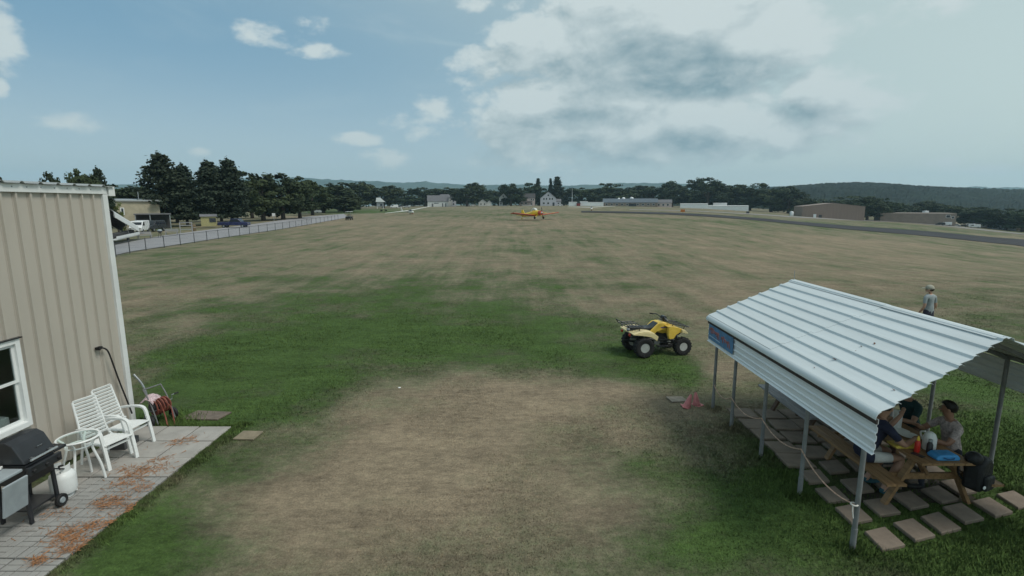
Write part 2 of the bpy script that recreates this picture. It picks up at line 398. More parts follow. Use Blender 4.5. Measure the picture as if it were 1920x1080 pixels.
def build_ground():
    ang = np.concatenate([np.linspace(-180, -62, 30)[:-1], np.linspace(-62, 62, 300), np.linspace(62, 180, 30)[1:]])
    rad = np.concatenate([np.geomspace(.6, 3, 8)[:-1], np.geomspace(3, 700, 210), np.geomspace(700, 6000, 14)[1:]])
    A, Rr = np.meshgrid(np.radians(ang), rad); x = Rr * np.sin(A); y = Rr * np.cos(A)
    z = ground_z(x, y) 
    z = z - np.clip((Rr - 700) / 5300, 0, 1) * 30 * (z > -5)
    z += (vnoise(x * .8, y * .8, 21) - .5) * .03 * np.clip((Rr - 4) / 3, 0, 1) * (np.abs(x) < 1e9)
    nr, na = A.shape
    v = np.stack([x, y, z], -1).reshape(-1, 3)
    i = np.arange(nr - 1)[:, None] * na + np.arange(na - 1)[None, :]
    f = np.stack([i, i + 1, i + na + 1, i + na], -1).reshape(-1, 4)
    f = f[:, ::-1]
    me = bpy.data.meshes.new('ground')
    fl = [tuple(q) for q in f.tolist()]
    vl = v.tolist(); c0 = len(vl); vl.append([0, 0, 0])
    fl += [(k, k + 1, c0) for k in range(na - 1)]
    me.from_pydata(vl, [], fl)
    gr = greenness(v[:, 0], v[:, 1], v[:, 2]); gr = np.append(gr, .5)
    a = me.attributes.new('turf', 'FLOAT', 'POINT'); a.data.foreach_set('value', gr.astype(np.float32))
    me.polygons.foreach_set('use_smooth', [True] * len(me.polygons)); me.materials.append(M_TURF); me.update()
    o = bpy.data.objects.new('ground', me); COL.objects.link(o); tag(o, 'wide airfield of mown grass, green and sun-dried brown', None, kind='structure'); return o
build_ground()

def strip(name, mat, left, right, lift, kind='structure', label=None, nsub=40):
    """a draped strip between two polylines of ground points (x, y)"""
    def resample(P, n):
        P = np.array([(p[0], p[1]) for p in P]); s = np.concatenate([[0], np.cumsum(np.hypot(*np.diff(P, axis=0).T))])
        t = np.linspace(0, s[-1], n); return np.stack([np.interp(t, s, P[:, 0]), np.interp(t, s, P[:, 1])], -1)
    A, B = resample(left, nsub), resample(right, nsub); vs = []; fs = []; K = 9
    for a, b in zip(A, B):
        for k in range(K):
            p = a + (b - a) * k / (K - 1); vs.append((p[0], p[1], gz(p[0], p[1]) + lift))
    for i in range(nsub - 1):
        for k in range(K - 1):
            fs.append((i * K + k, i * K + k + 1, (i + 1) * K + k + 1, (i + 1) * K + k))
    me = bpy.data.meshes.new(name); me.from_pydata(vs, [], fs); me.materials.append(mat)
    bm = bmesh.new(); bm.from_mesh(me); bmesh.ops.recalc_face_normals(bm, faces=bm.faces)
    if sum(f.normal.z for f in bm.faces) < 0: bmesh.ops.reverse_faces(bm, faces=bm.faces)
    bm.to_mesh(me); bm.free()
    o = bpy.data.objects.new(name, me); COL.objects.link(o); tag(o, label, None, kind=kind); return o
M_ROAD = pm('weathered_asphalt', (.29, .285, .295), .85, .12, .35, .3, bscale=14, dirt=.3, dirtcol=(.13, .125, .12))
M_RUN = pm('runway_asphalt', (.055, .055, .060), .95, .15, .05, .2, bscale=8, spec=.1)
M_TAXI = pm('old_concrete', (.24, .225, .205), .85, .15, .06, .2, bscale=8)
M_PAINT = pm('white_ground_paint', (.72, .74, .70), .8, .08, .5)
FENCE_PX = [(190, 489), (228, 479), (258, 472), (337, 460), (422, 446.5), (472, 439), (567, 424), (634, 412)]
fence_pts = [gp(*p) for p in FENCE_PX]
far_edge = [gp(*p) for p in [(170, 470), (215, 460), (300, 443), (400, 430), (500, 417), (575, 406.5), (625, 403), (645, 401)]]
near_edge = [p + Vector((-.5, .0, 0)) for p in fence_pts] + [gp(652, 408)]
strip('access_road', M_ROAD, near_edge, far_edge, .05, label='grey access road running past the pines behind the wire fence')
def beyond(a, b, k=6.0): return a + (a - b) * k
strip('runway', M_RUN, [beyond(gp(2050, 484), gp(1920, 461)), gp(2050, 484), gp(1920, 461), gp(1680, 438), gp(1440, 415.5), gp(1300, 405), gp(1090, 398.6)],
      [beyond(gp(2050, 466), gp(1920, 449.5)), gp(2050, 466), gp(1920, 449.5), gp(1680, 429.5), gp(1440, 410.6), gp(1300, 401), gp(1090, 396)], .10, label='long dark asphalt runway crossing the far field', nsub=120)
strip('taxiway', M_TAXI, [beyond(gp(2050, 452), gp(1900, 438)), gp(2050, 452), gp(1900, 438), gp(1690, 417), gp(1440, 404.5), gp(1300, 396.8), gp(1180, 394)],
      [beyond(gp(2050, 450), gp(1900, 436)), gp(2050, 450), gp(1900, 436), gp(1690, 414.5), gp(1440, 402.5), gp(1300, 395.6), gp(1180, 392.8)], .10, label='narrow pale taxiway beyond the runway', nsub=120)
# far lane at the foot of the houses
strip('lane', M_TAXI, [pt(560, 395), pt(860, 425), pt(1100, 432), pt(1420, 400)], [pt(560, 402), pt(860, 433), pt(1100, 440), pt(1420, 408)], .12, label='grey lane in front of the distant houses')

# ------------------------------------------------------------------ hills
def hill(name, label, prof, D0, depth, mat, bump, nx, ny, seed, sag=0.0):
    """prof: skyline (px, py) ; the crest stands at distance D0 + depth*.75"""
    px = np.linspace(prof[0][0], prof[-1][0], nx); py = np.interp(px, [p[0] for p in prof], [p[1] for p in prof])
    rs = np.random.RandomState(seed); vs = np.zeros((ny, nx, 3))
    for j in range(ny):
        t = j / (ny - 1); D = D0 + depth * t
        Dc = D0 + depth * .75
        crest = CAMH + (HZ - py) / FPX * Dc
        k = min(t / .75, 1.0); shp = math.sin(k * math.pi / 2) ** 1.25 if t <= .75 else 1 - ((t - .75) / .25) ** 2 * .35
        x = (px - 960) / FPX * D; base = ground_z(x, np.full(nx, 600.0) * 0 + D) - 6 - sag
        z = base + (crest - base) * shp
        z -= bump * .9 * shp
        z += (vnoise(x / 130 + seed, np.full(nx, D / 90.0), seed) - .5) * bump * 2.2 * shp * (1 if t < .7 else .2)
        z += rs.rand(nx) * bump * (.35 + .65 * (t > .1))
        vs[j] = np.stack([x + rs.randn(nx) * bump * .2, np.full(nx, D) + rs.randn(nx) * bump * .3, z], -1)
    me = bpy.data.meshes.new(name); i = np.arange(ny - 1)[:, None] * nx + np.arange(nx - 1)[None]
    me.from_pydata(vs.reshape(-1, 3).tolist(), [], np.stack([i, i + 1, i + nx + 1, i + nx], -1).reshape(-1, 4).tolist())
    me.materials.append(mat); o = bpy.data.objects.new(name, me); COL.objects.link(o); tag(o, label, None, kind='structure'); return o
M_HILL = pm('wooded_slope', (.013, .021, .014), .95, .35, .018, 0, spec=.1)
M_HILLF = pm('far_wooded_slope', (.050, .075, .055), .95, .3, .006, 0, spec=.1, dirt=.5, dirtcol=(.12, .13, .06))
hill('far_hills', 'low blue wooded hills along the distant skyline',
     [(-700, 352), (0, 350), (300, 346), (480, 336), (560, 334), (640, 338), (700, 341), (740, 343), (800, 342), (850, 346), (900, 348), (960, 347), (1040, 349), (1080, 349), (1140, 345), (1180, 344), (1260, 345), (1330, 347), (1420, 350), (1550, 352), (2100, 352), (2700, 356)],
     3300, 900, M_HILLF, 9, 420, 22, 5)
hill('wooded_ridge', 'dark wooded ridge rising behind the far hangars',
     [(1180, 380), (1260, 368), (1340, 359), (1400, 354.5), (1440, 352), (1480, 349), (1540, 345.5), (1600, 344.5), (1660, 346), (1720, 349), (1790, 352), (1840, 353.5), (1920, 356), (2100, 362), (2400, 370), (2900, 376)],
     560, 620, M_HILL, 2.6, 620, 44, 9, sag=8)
# ------------------------------------------------------------------ summer haze
def build_haze():
    m = bpy.data.materials.new('summer_haze'); m.use_nodes = True; n = NT(m.node_tree)
    v = n.new('ShaderNodeVolumePrincipled'); v.inputs['Color'].default_value = (.55, .82, 1.0, 1); v.inputs['Density'].default_value = HAZE; v.inputs['Anisotropy'].default_value = .2
    o = n.new('ShaderNodeOutputMaterial'); n.link(v.outputs[0], o.inputs['Volume'])
    m.volume_intersection_method = 'ACCURATE' if hasattr(m, 'volume_intersection_method') else None
    b = MB().box((0, 1500, 105), (11500, 7800, 430)).build('haze', m); tag(b, 'thin pale summer haze over the whole valley', None, kind='stuff'); return b
HAZE = 0.00015
# ------------------------------------------------------------------ the metal-sided building on the near side
M_SID = pm('beige_siding', (.46, .425, .37), .5, .05, 1.2, .03, spec=.35, dirt=.25, dirtcol=(.36, .34, .30), stretch=(1, 1, .25))
M_WHT = pm('white_trim', (.70, .72, .71), .45, .05, 2.0, dirt=.22, dirtcol=(.5, .5, .46))
M_WPL = pm('white_plastic_paint', (.76, .78, .77), .4, .04, 5.0, dirt=.2, dirtcol=(.58, .58, .53))
M_DRK = pm('dark_interior', (.045, .045, .045), .9, .2)
M_ROOFM = pm('grey_roof_metal', (.42, .44, .44), .45, .1, 2.0, metal=.3)
M_BLK = pm('black_rubber', (.018, .018, .019), .7, .3, 12)
M_BLKP = pm('black_enamel', (.022, .024, .028), .38, .25, 4, spec=.5)
M_STEEL = pm('galvanised_steel', (.36, .38, .39), .45, .18, 9, metal=.7)
M_GREYP = pm('grey_plastic', (.30, .34, .36), .6, .1, 4)
M_CHR = pm('bright_steel', (.55, .56, .56), .3, .1, 8, metal=.9)
def glass_mat(name, tint=(.75, .8, .8), mixf=.72):
    m = bpy.data.materials.new(name); m.use_nodes = True; n = NT(m.node_tree)
    t = n.new('ShaderNodeBsdfTransparent'); t.inputs[0].default_value = (*tint, 1)
    g = n.new('ShaderNodeBsdfGlossy'); g.inputs['Roughness'].default_value = .04; g.inputs[0].default_value = (.9, .95, .95, 1)
    lw = n.new('ShaderNodeFresnel'); lw.inputs[0].default_value = 1.5
    s = n.new('ShaderNodeMixShader'); geo = n.new('ShaderNodeNewGeometry'); n.link(n.math('MULTIPLY', n.math('ADD', n.math('MULTIPLY', lw.outputs[0], 1.2), max(0, 1 - mixf - .2), clamp=True), n.math('SUBTRACT', 1.0, geo.outputs['Backfacing'])), s.inputs[0])
    n.link(t.outputs[0], s.inputs[1]); n.link(g.outputs[0], s.inputs[2])
    o = n.new('ShaderNodeOutputMaterial'); n.link(s.outputs[0], o.inputs[0]); return m
M_GLASS = glass_mat('window_glass', mixf=.80)
M_DGLASS = pm('dark_car_glass', (.02, .025, .03), .12, .1, 2, spec=.6)
WX, WC, EV = -7.3, 9.22, 4.515               # wall plane, corner, eave
def build_shed():
    t = thing('metal_building', 'beige ribbed metal building with white trim beside the patio', 'building', (WX, WC, 0))
    L = lambda x, y, z: (x - WX, y - WC, z)
    pitch = .232; n = 24; W0, W1, WZ0, WZ1 = 6.12, 7.22, .92, 2.26
    def panel(y0, z0, z1):
        b = MB(); w = pitch - .004
        prof = [(0, 0), (.014, .0), (.022, .036), (.050, .036), (.060, 0), (w, 0), (w, -.012), (0, -.012)]
        b.prism([(p[1], p[0]) for p in prof], z0, z1, 'Z'); return b.mesh('siding_panel', M_SID)
    full = panel(0, .05, EV - .13); lowp = panel(0, .05, WZ0); upp = panel(0, WZ1, EV - .13)
    for i in range(n):
        y1 = WC - .085 - i * pitch; y0 = y1 - pitch
        if y1 > W0 and y0 < W1 and i > 0 and y0 + .03 < W1 and y1 - .03 > W0:
            for me in (lowp, upp): link_mesh('siding_panel', me, t, L(WX, y0, 0))
        else: link_mesh('siding_panel', full, t, L(WX, y0, 0))
    yb = WC - .085 - n * pitch
    # backing shell with a real window hole, closed room behind
    b = MB(); xb = WX - .03
    for (a0, a1, c0, c1) in ((yb, W0, 0, EV - .1), (W1, WC - .01, 0, EV - .1), (W0, W1, 0, WZ0), (W0, W1, WZ1, EV - .1)):
        b.box(L(xb - .04, (a0 + a1) / 2, (c0 + c1) / 2), (.06, a1 - a0, c1 - c0))
    b.box(L(WX - 6, WC - .08, (EV - .1) / 2), (11.8, .12, EV - .1)); b.box(L(WX - 6, yb, (EV - .1) / 2), (11.8, .12, EV - .1)); b.box(L(WX - 12, (yb + WC) / 2, (EV - .1) / 2), (.1, WC - yb - .2, EV - .1))
    b.box(L(WX - 6, (yb + WC) / 2, .03), (11.7, WC - yb - .2, .05))
    b.build('wall', M_SID, t)
    MB().box(L(WX + .012, WC - .04, EV / 2 - .06), (.075, .11, EV - .16)).build('corner_trim', M_WHT, t, bevel=.006)
    MB().box(L(WX - .05, WC + .022, EV / 2 - .06), (.17, .012, EV - .16)).build('corner_trim', M_WHT, t)
    MB().box(L(WX + .018, (yb + WC) / 2, EV - .075), (.07, WC - yb, .125)).build('fascia', M_WHT, t, bevel=.004)
    MB().box(L(WX - .10, WC + .10, EV - .085), (.34, .14, .17)).build('rake_end_cap', M_WHT, t, bevel=.006)
    sm = MB().lathe([(.0, .0), (.011, .0), (.008, .008), (0, .009)], (0, 0, 0), 'X', 6).mesh('screw', M_STEEL)
    for i in range(12): link_mesh('screw', sm, t, L(WX + .053, WC - .35 - i * pitch, EV - .06))
    # ribbed roof sheets overhanging the eave
    prof = [(0, 0), (.03, 0), (.055, .03), (.085, .03), (.11, 0), (.30, 0), (.30, -.006), (.112, -.006), (.083, .024), (.057, .024), (.028, -.006), (0, -.006)]
    rb = MB(); sl = .03
    vs = []; 
    for (xx, zz) in ((.10, 0.0), (-12.0, 12.1 * sl)): vs += [(xx, p[0], zz + p[1]) for p in prof]
    k = len(prof); rb.add(vs, [tuple(range(k)), tuple(range(2 * k - 1, k - 1, -1))] + [(i, i + k, (i + 1) % k + k, (i + 1) % k) for i in range(k)])
    me = rb.mesh('roof_panel', M_ROOFM)
    for i in range(19): link_mesh('roof_panel', me, t, L(WX, WC - .18 - i * .302, EV - .004))
    # double-hung window
    w = MB(); yc, zc = (W0 + W1) / 2, (WZ0 + WZ1) / 2
    win = thing('window', None, None); win.parent = t; win.location = L(WX, 0, 0); del_ = None
    for (c, d) in (((.02, W0 + .035, zc), (.09, .07, WZ1 - WZ0)), ((.02, W1 - .035, zc), (.09, .07, WZ1 - WZ0)), ((.02, yc, WZ1 - .035), (.088, W1 - W0 - .14, .07)), ((.024, yc, WZ0 + .04), (.11, W1 - W0 - .14, .08))):
        w.box((c[0], c[1] , c[2]), d)
    win.location = L(WX, 0, 0)
    w.build('window_frame', M_WPL, win, bevel=.004)
    mid = zc + .02
    for (z0, z1, dx) in ((mid, WZ1 - .07, .012), (WZ0 + .08, mid + .035, -.012)):
        s = MB(); hy0, hy1 = W0 + .07, W1 - .07
        s.box((dx, hy0 + .02, (z0 + z1) / 2), (.03, .04, z1 - z0)); s.box((dx, hy1 - .02, (z0 + z1) / 2), (.03, .04, z1 - z0))
        s.box((dx, yc, z1 - .02), (.03, hy1 - hy0 - .08, .04)); s.box((dx, yc, z0 + .02), (.03, hy1 - hy0 - .08, .04))
        s.build('sash', M_WPL, win)
        MB().box((dx - .002, yc, (z0 + z1) / 2), (.006, hy1 - hy0 - .08, z1 - z0 - .08)).build('pane', M_GLASS, win)
    MB().box((.055, yc, WZ1 + .012), (.06, W1 - W0 + .06, .018)).build('drip_cap', M_BLKP, win)
    # things inside, seen through the glass
    tt = thing('shelf_clutter', 'white boxes and jars on a bench behind the shed window', 'boxes', (WX - .45, 6.7, 0))
    MB().box((0, 0, .86), (.5, 1.5, .05)).build('bench_top', pm('inside_bench', (.25, .22, .18)), tt)
    for q, (yy, h, w_) in enumerate(((.35, .17, .30), (.02, .12, .22), (-.3, .22, .2))):
        MB().box((.06, yy, .886 + h / 2), (.26, w_, h), .15 * (q - 1)).build('box', M_WPL, tt, bevel=.01)
    for yy in (.18, -.14): MB().lathe([(.035, 0), (.04, .02), (.04, .14), (.02, .17), (.02, .2)], (.1, yy, .886), 'Z', 10).build('jar', M_GREYP, tt, smooth=True)
    return t
build_shed()
c = MB(); 
pts = [(WX + .045, 8.62, 1.70), (WX + .09, 8.66, 1.69), (WX + .11, 8.72, 1.60), (WX + .11, 8.80, 1.30), (WX + .10, 8.90, .95), (WX + .10, 9.0, .6), (WX + .12, 9.06, .30)]
def smooth_path(P, k=6):
    P = [Vector(p) for p in P]; out = []
    for i in range(len(P) - 1):
        p0, p1, p2, p3 = P[max(i - 1, 0)], P[i], P[i + 1], P[min(i + 2, len(P) - 1)]
        for j in range(k):
            t = j / k; out.append(.5 * ((2 * p1) + (-p0 + p2) * t + (2 * p0 - 5 * p1 + 4 * p2 - p3) * t * t + (-p0 + 3 * p1 - 3 * p2 + p3) * t ** 3))
    return out + [P[-1]]
hz_ = thing('wall_cable', 'black cable hanging from a hook on the beige wall', 'cable', (0, 0, 0))
c.tube(smooth_path(pts), .014, 8); c.build('cable', M_BLK, hz_, smooth=True)
MB().box((WX + .05, 8.60, 1.71), (.06, .10, .045)).tube([(WX + .04, 8.56, 1.69), (WX + .1, 8.56, 1.69), (WX + .1, 8.54, 1.75)], .012).build('hook', M_BLK, hz_)

# ------------------------------------------------------------------ patio
M_SLAB = pm('concrete_slab', (.34, .325, .30), .85, .12, 3.0, .25, bscale=60, dirt=.35, dirtcol=(.21, .195, .17))
M_BRK = pm('concrete_brick', (.29, .285, .27), .85, .16, 2.2, .25, bscale=60, dirt=.35, dirtcol=(.17, .16, .14))
M_BED = pm('patio_bed', (.07, .062, .05), .95, .3, 12, .4)
PX0, PX1, PY0, PY1, S = -7.14, -5.30, 4.4, 9.05, .606
def build_patio():
    bed = MB().box((0, 0, .004), (PX1 - PX0 + .0, PY1 - PY0, .028)).build('patio', M_BED); bed.location = ((PX0 + PX1) / 2, (PY0 + PY1) / 2, 0)
    tag(bed, 'grey concrete slab patio along the metal building', None, kind='structure')
    rs = random.Random(3)
    me = [MB().box((0, 0, 0), (S - .016, S - .016, .05)) for _ in range(1)][0].mesh('slab', M_SLAB)
    bv = []
    def rounded(w, d, h, bev):
        b = MB(); b.prism([(-w / 2, -d / 2), (w / 2, -d / 2), (w / 2, d / 2), (-w / 2, d / 2)], 0, h - bev, 'Z')
        b2 = [(-w / 2, -d / 2, h - bev), (w / 2, -d / 2, h - bev), (w / 2, d / 2, h - bev), (-w / 2, d / 2, h - bev), (-w / 2 + bev, -d / 2 + bev, h), (w / 2 - bev, -d / 2 + bev, h), (w / 2 - bev, d / 2 - bev, h), (-w / 2 + bev, d / 2 - bev, h)]
        b.v = b.v[:4] + b2; b.f = [(3, 2, 1, 0), (0, 1, 5, 4), (1, 2, 6, 5), (2, 3, 7, 6), (3, 0, 4, 7), (4, 5, 9, 8), (5, 6, 10, 9), (6, 7, 11, 10), (7, 4, 8, 11), (8, 9, 10, 11)]
        b.v = b.v[:4] + b.v[4:8] + b.v[8:12]; b.m = [0] * len(b.f); return b
    slab = rounded(S - .024, S - .024, .055, .006).mesh('slab', M_SLAB); brick = rounded(.187, .089, .05, .006).mesh('brick', M_BRK); plain = rounded(S - .024, S - .024, .05, .006).mesh('slab', M_BRK)
    ncol = 3; nrow = int((PY1 - PY0) / S) + 1
    for r in range(nrow):
        for cidx in range(ncol):
            x = PX1 - S * (cidx + .5); y = PY1 - S * (r + .5)
            if y - S / 2 < PY0 - .3: continue
            lx, ly = x - bed.location.x, y - bed.location.y
            rise = rs.uniform(-.006, .008)
            if r < 3 or (r == 3 and cidx > 1):
                o = link_mesh('slab', slab, bed, (lx, ly, .0 + rise), rs.uniform(-.012, .012))
            elif cidx == 2 and r > 3:
                o = link_mesh('slab', plain, bed, (lx, ly, .0 + rise), rs.uniform(-.012, .012))
            else:
                for i in range(3):
                    for j in range(3):
                        for k in (-1, 1):
                            cx, cy = lx + (i - 1) * .199, ly + (j - 1) * .199
                            if (i + j + r) % 2: p = (cx + k * .0495, cy); a = math.pi / 2
                            else: p = (cx, cy + k * .0495); a = 0
                            link_mesh('brick', brick, bed, (p[0], p[1], .002 + rise + rs.uniform(-.003, .003)), a + rs.uniform(-.02, .02))
    return bed
build_patio()
M_STONE = pm('brown_flagstone', (.155, .125, .10), .9, .2, 5, .3, bscale=40, dirt=.4)
fs = MB().prism([(-.42, -.2), (.36, -.22), (.44, .15), (-.3, .22)], 0, .03, 'Z').build('flagstone', M_STONE, None, bevel=.006)
fs.location = (-6.15, 9.62, .004); tag(fs, 'brown flagstone in the grass past the end of the patio', 'stone')
fs = MB().prism([(-.2, -.16), (.18, -.18), (.2, .15), (-.18, .17)], 0, .03, 'Z').build('flagstone', pm('tan_flagstone', (.23, .195, .135), .9, .15, 6, .3), None, bevel=.006)
p = gp(466, 818); fs.location = (p.x, p.y, .004); tag(fs, 'tan flagstone set in dry grass off the patio corner', 'stone')
# dropped pine needles, swept into drifts
def needles():
    rs = np.random.RandomState(5); V = []; F = []
    spots = [(275, 882, 40, 8, 900), (235, 905, 38, 14, 700), (208, 942, 30, 12, 1100), (342, 826, 26, 6, 500), (190, 983, 48, 8, 900), (128, 1006, 36, 16, 1300), (150, 1026, 40, 8, 800), (248, 951, 26, 7, 600), (240, 880, 22, 6, 300), (300, 862, 30, 5, 250), (70, 1052, 18, 9, 400), (105, 962, 40, 10, 260), (265, 915, 20, 5, 200), (160, 1000, 90, 50, 350), (255, 890, 90, 40, 250)]
    for (px, py, rx, ry, k) in spots:
        k = int(k * .17)
        a = rs.randn(k) * rx * .62; b = rs.randn(k) * ry * .65 + a * -.18
        for i in range(k):
            r = ray(px + a[i], py + b[i]); t = (.064 - CAMH) / r.z; x, y = r.x * t, r.y * t
            if x > PX1 + .05 or x < PX0: continue
            th = rs.rand() * math.pi; l = rs.uniform(.03, .06); w = .0022; dx, dy = math.cos(th), math.sin(th); z = .062 + rs.rand() * .012
            n0 = len(V); V += [(x - dx * l - dy * w, y - dy * l + dx * w, z), (x - dx * l + dy * w, y - dy * l - dx * w, z), (x + dx * l + dy * w, y + dy * l - dx * w, z + rs.uniform(-.006, .012)), (x + dx * l - dy * w, y + dy * l + dx * w, z + rs.uniform(-.006, .012))]
            F.append((n0, n0 + 1, n0 + 2, n0 + 3))
    me = bpy.data.meshes.new('pine_needles'); me.from_pydata(V, [], F); me.materials.append(pm('dry_pine_needle', (.34, .165, .075), .8, .35, 30)); o = bpy.data.objects.new('pine_needles', me); COL.objects.link(o)
    tag(o, 'drifts of orange dropped pine needles lying on the patio', 'needles', kind='stuff')
needles()

# ------------------------------------------------------------------ white slatted armchairs
def make_chair():
    t = thing('patio_chair', 'white slatted armchair between the round glass table and the other chair', 'chair', group='white armchairs on the patio')
    wd = .222
    for s in (-1, 1):
        y = s * wd
        # one bent bar: front leg, arm, back to the rear upright
        P = smooth_path([(.30, y, 0), (.27, y, .22), (.225, y, .47), (.19, y, .60), (.12, y, .645), (-.02, y, .645), (-.20, y, .62), (-.30, y, .60)], 4)
        b = MB()
        for i in range(len(P) - 1): b.bar(P[i], P[i + 1] + (P[i + 1] - P[i]) * .06, .05, .030, (0, 0, 1) if 8 < i else (1, 0, 0))
        b.build('arm', M_WPL, t)
        b = MB(); b.tube([(-.33, y * .93, 0), (-.28, y * .93, .22), (-.22, y * .93, .44)], .019, 8); b.build('leg', M_WPL, t, smooth=True)
        b = MB(); b.tube(smooth_path([(.27, y * .93, .40), (.02, y * .93, .385), (-.18, y * .93, .37), (-.26, y * .88, .48), (-.33, y * .82, .76), (-.40, y * .76, 1.03)], 4), .017, 8); b.build('side_rail', M_WPL, t, smooth=True)
    for i in range(6):
        x = .245 - i * .078; b = MB().box((x, 0, .405 - i * .006), (.062, wd * 1.84, .016)); b.build('seat_slat', M_WPL, t, bevel=.004)
    sl = [(-.245 - .155 * k / 11, .45 + .58 * k / 11) for k in range(12)]
    for i, (x, z) in enumerate(sl):
        M = Matrix.Rotation(R(-72), 3, 'Y')
        MB().box((x, 0, z), (.042, wd * (1.76 - .26 * i / 11), .014), M).build('back_slat', M_WPL, t, bevel=.003)
    MB().bar((.22, -wd * .9, .33), (.22, wd * .9, .33), .02, .03).build('stretcher', M_WPL, t)
    return t
ch = make_chair(); ch.location = (-6.57, 7.71, .055); ch.rotation_euler.z = R(-16)
c2 = copy_thing(ch, (-6.67, 8.24, .055), R(-10), 'white slatted armchair nearest the corner of the metal building')
MB().box((0, 0, .06), (.3, .34, .12)).build('storage_box', pm('dark_grey_box', (.08, .08, .085), .7), None, bevel=.01).location = (-6.75, 8.25, .056)
tag(bpy.data.objects['storage_box'], 'low dark box on the slabs under the corner armchair', 'box')
# ------------------------------------------------------------------ round glass table
def make_table():
    t = thing('glass_table', 'round white garden table with a glass top beside the grill', 'table', (-6.50, 7.12, .055))
    H = .70; Rr = .262
    b = MB(); b.lathe([(Rr - .022, H - .012), (Rr, H - .014), (Rr + .012, H), (Rr, H + .014), (Rr - .022, H + .012)], n=40, closed=True); b.build('rim', M_WPL, t, smooth=True)
    MB().lathe([(0, H + .001), (Rr - .016, H + .001), (Rr - .016, H + .008), (0, H + .008)], n=40).build('glass_top', glass_mat('table_glass', (.93, .97, .96), .93), t)
    b = MB(); r2 = .165; b.lathe([(r2 - .012, .575), (r2, .565), (r2 + .012, .575), (r2, .59)], n=28, closed=True); b.build('ring', M_WPL, t, smooth=True)
    for k in range(4):
        a = R(20 + 90 * k); c_, s_ = math.cos(a), math.sin(a)
        P = smooth_path([(.27 * c_, .27 * s_, 0), (.235 * c_, .235 * s_, .25), (.165 * c_, .165 * s_, .50), (.165 * c_, .165 * s_, .60), (.245 * c_, .245 * s_, .688)], 5)
        MB().tube(P, .017, 8).build('leg', M_WPL, t, smooth=True)
make_table()
# ------------------------------------------------------------------ gas grill
def make_grill():
    t = thing('gas_grill', 'black gas grill on a two-wheeled cart under the window', 'grill', (-6.50, 6.27, .055))
    # local: +x front, +y along the wall
    L, D = .46, .50; z0 = .67
    lid = [(-D / 2, z0 + .16), (-D / 2 + .03, z0 + .36), (-D / 2 + .14, z0 + .46), (.03, z0 + .47), (.12, z0 + .42), (D / 2, z0 + .17)]
    o = MB().prism(lid, -L / 2, L / 2, 'Y').build('lid', M_BLKP, t, bevel=.015, seg=3)
    MB().box((.20, .05, z0 + .30), (.004, .07, .03), Matrix.Rotation(R(27), 3, 'Y')).build('badge', M_CHR, o)
    MB().tube([(D / 2 + .05, -L / 2 + .04, z0 + .215), (D / 2 + .05, L / 2 - .04, z0 + .215)], .016, 8).box((D / 2 + .02, -L / 2 + .1, z0 + .215), (.06, .03, .025)).box((D / 2 + .02, L / 2 - .1, z0 + .215), (.06, .03, .025)).build('lid_handle', M_CHR, o)
    MB().prism([(-D / 2 + .06, z0 - .14), (D / 2 - .06, z0 - .14), (D / 2 - .01, z0 + .15), (-D / 2 + .01, z0 + .15)], -L / 2 + .02, L / 2 - .02, 'Y').build('firebox', M_BLKP, t, bevel=.015)
    b = MB().box((D / 2 + .03, 0, z0 + .07), (.05, L + .02, .12)); pnl = b.build('control_panel', M_BLKP, t, bevel=.01)
    for k in range(3): MB().lathe([(.022, 0), (.022, .02), (.015, .03)], (D / 2 + .055, -.18 + .18 * k, z0 + .07), 'X', 10).build('knob', M_BLK, pnl)
    MB().box((0, L / 2 + .11, z0 + .12), (.40, .20, .045)).build('side_shelf', M_BLKP, t, bevel=.012)
    MB().ell((-.12, L / 2 + .11, z0 + .18), (.03, .03, .035)).build('ignition_cap', M_CHR, t, smooth=True)
    g = MB().box((.02, -L / 2 - .20, z0 + .12), (.44, .36, .04)).build('grey_shelf', M_GREYP, t, bevel=.012)
    b = MB(); M = Matrix.Rotation(R(8), 3, 'Y'); b.box((.275, -L / 2 - .20, z0 - .14), (.03, .32, .42), M); b.build('hanging_tray', M_GREYP, t, bevel=.012)
    for (x, y) in ((-.19, -.20), (.19, -.20), (-.19, .20), (.19, .20)):
        bot = 0 if y < 0 else .085
        MB().bar((x, y, bot), (x * .9, y, z0 - .05), .045, .035).build('leg', M_BLKP, t, bevel=.005)
    MB().box((0, 0, .17), (.36, .38, .025)).build('bottom_shelf', M_BLKP, t)
    for s in (-1, 1):
        w = MB().lathe([(.0, -.025), (.03, -.025), (.05, -.012), (.082, -.024), (.09, -.015), (.09, .015), (.082, .024), (.05, .012), (.03, .025), (0, .025)], (s * .235, .20, .09), 'X', 20).build('wheel', M_BLK, t, smooth=True)
        MB().lathe([(0, -.03), (.035, -.03), (.045, -.014), (.045, .014), (.035, .03), (0, .03)], (s * .235, .20, .09), 'X', 14).build('hub', M_GREYP, w, smooth=True)
    # towel and scraper left on the grey shelf
    d = thing('grill_brush', 'teal and white grill brush left on the grey side shelf', 'brush', (-6.50, 5.84, .055 + z0 + .142))
    MB().box((0, 0, .012), (.06, .2, .022), .3).build('handle', pm('teal_plastic', (.10, .30, .34), .5), d, bevel=.006)
    MB().box((-.04, .13, .02), (.10, .07, .03), .5).build('head', M_WPL, d, bevel=.008)
make_grill()
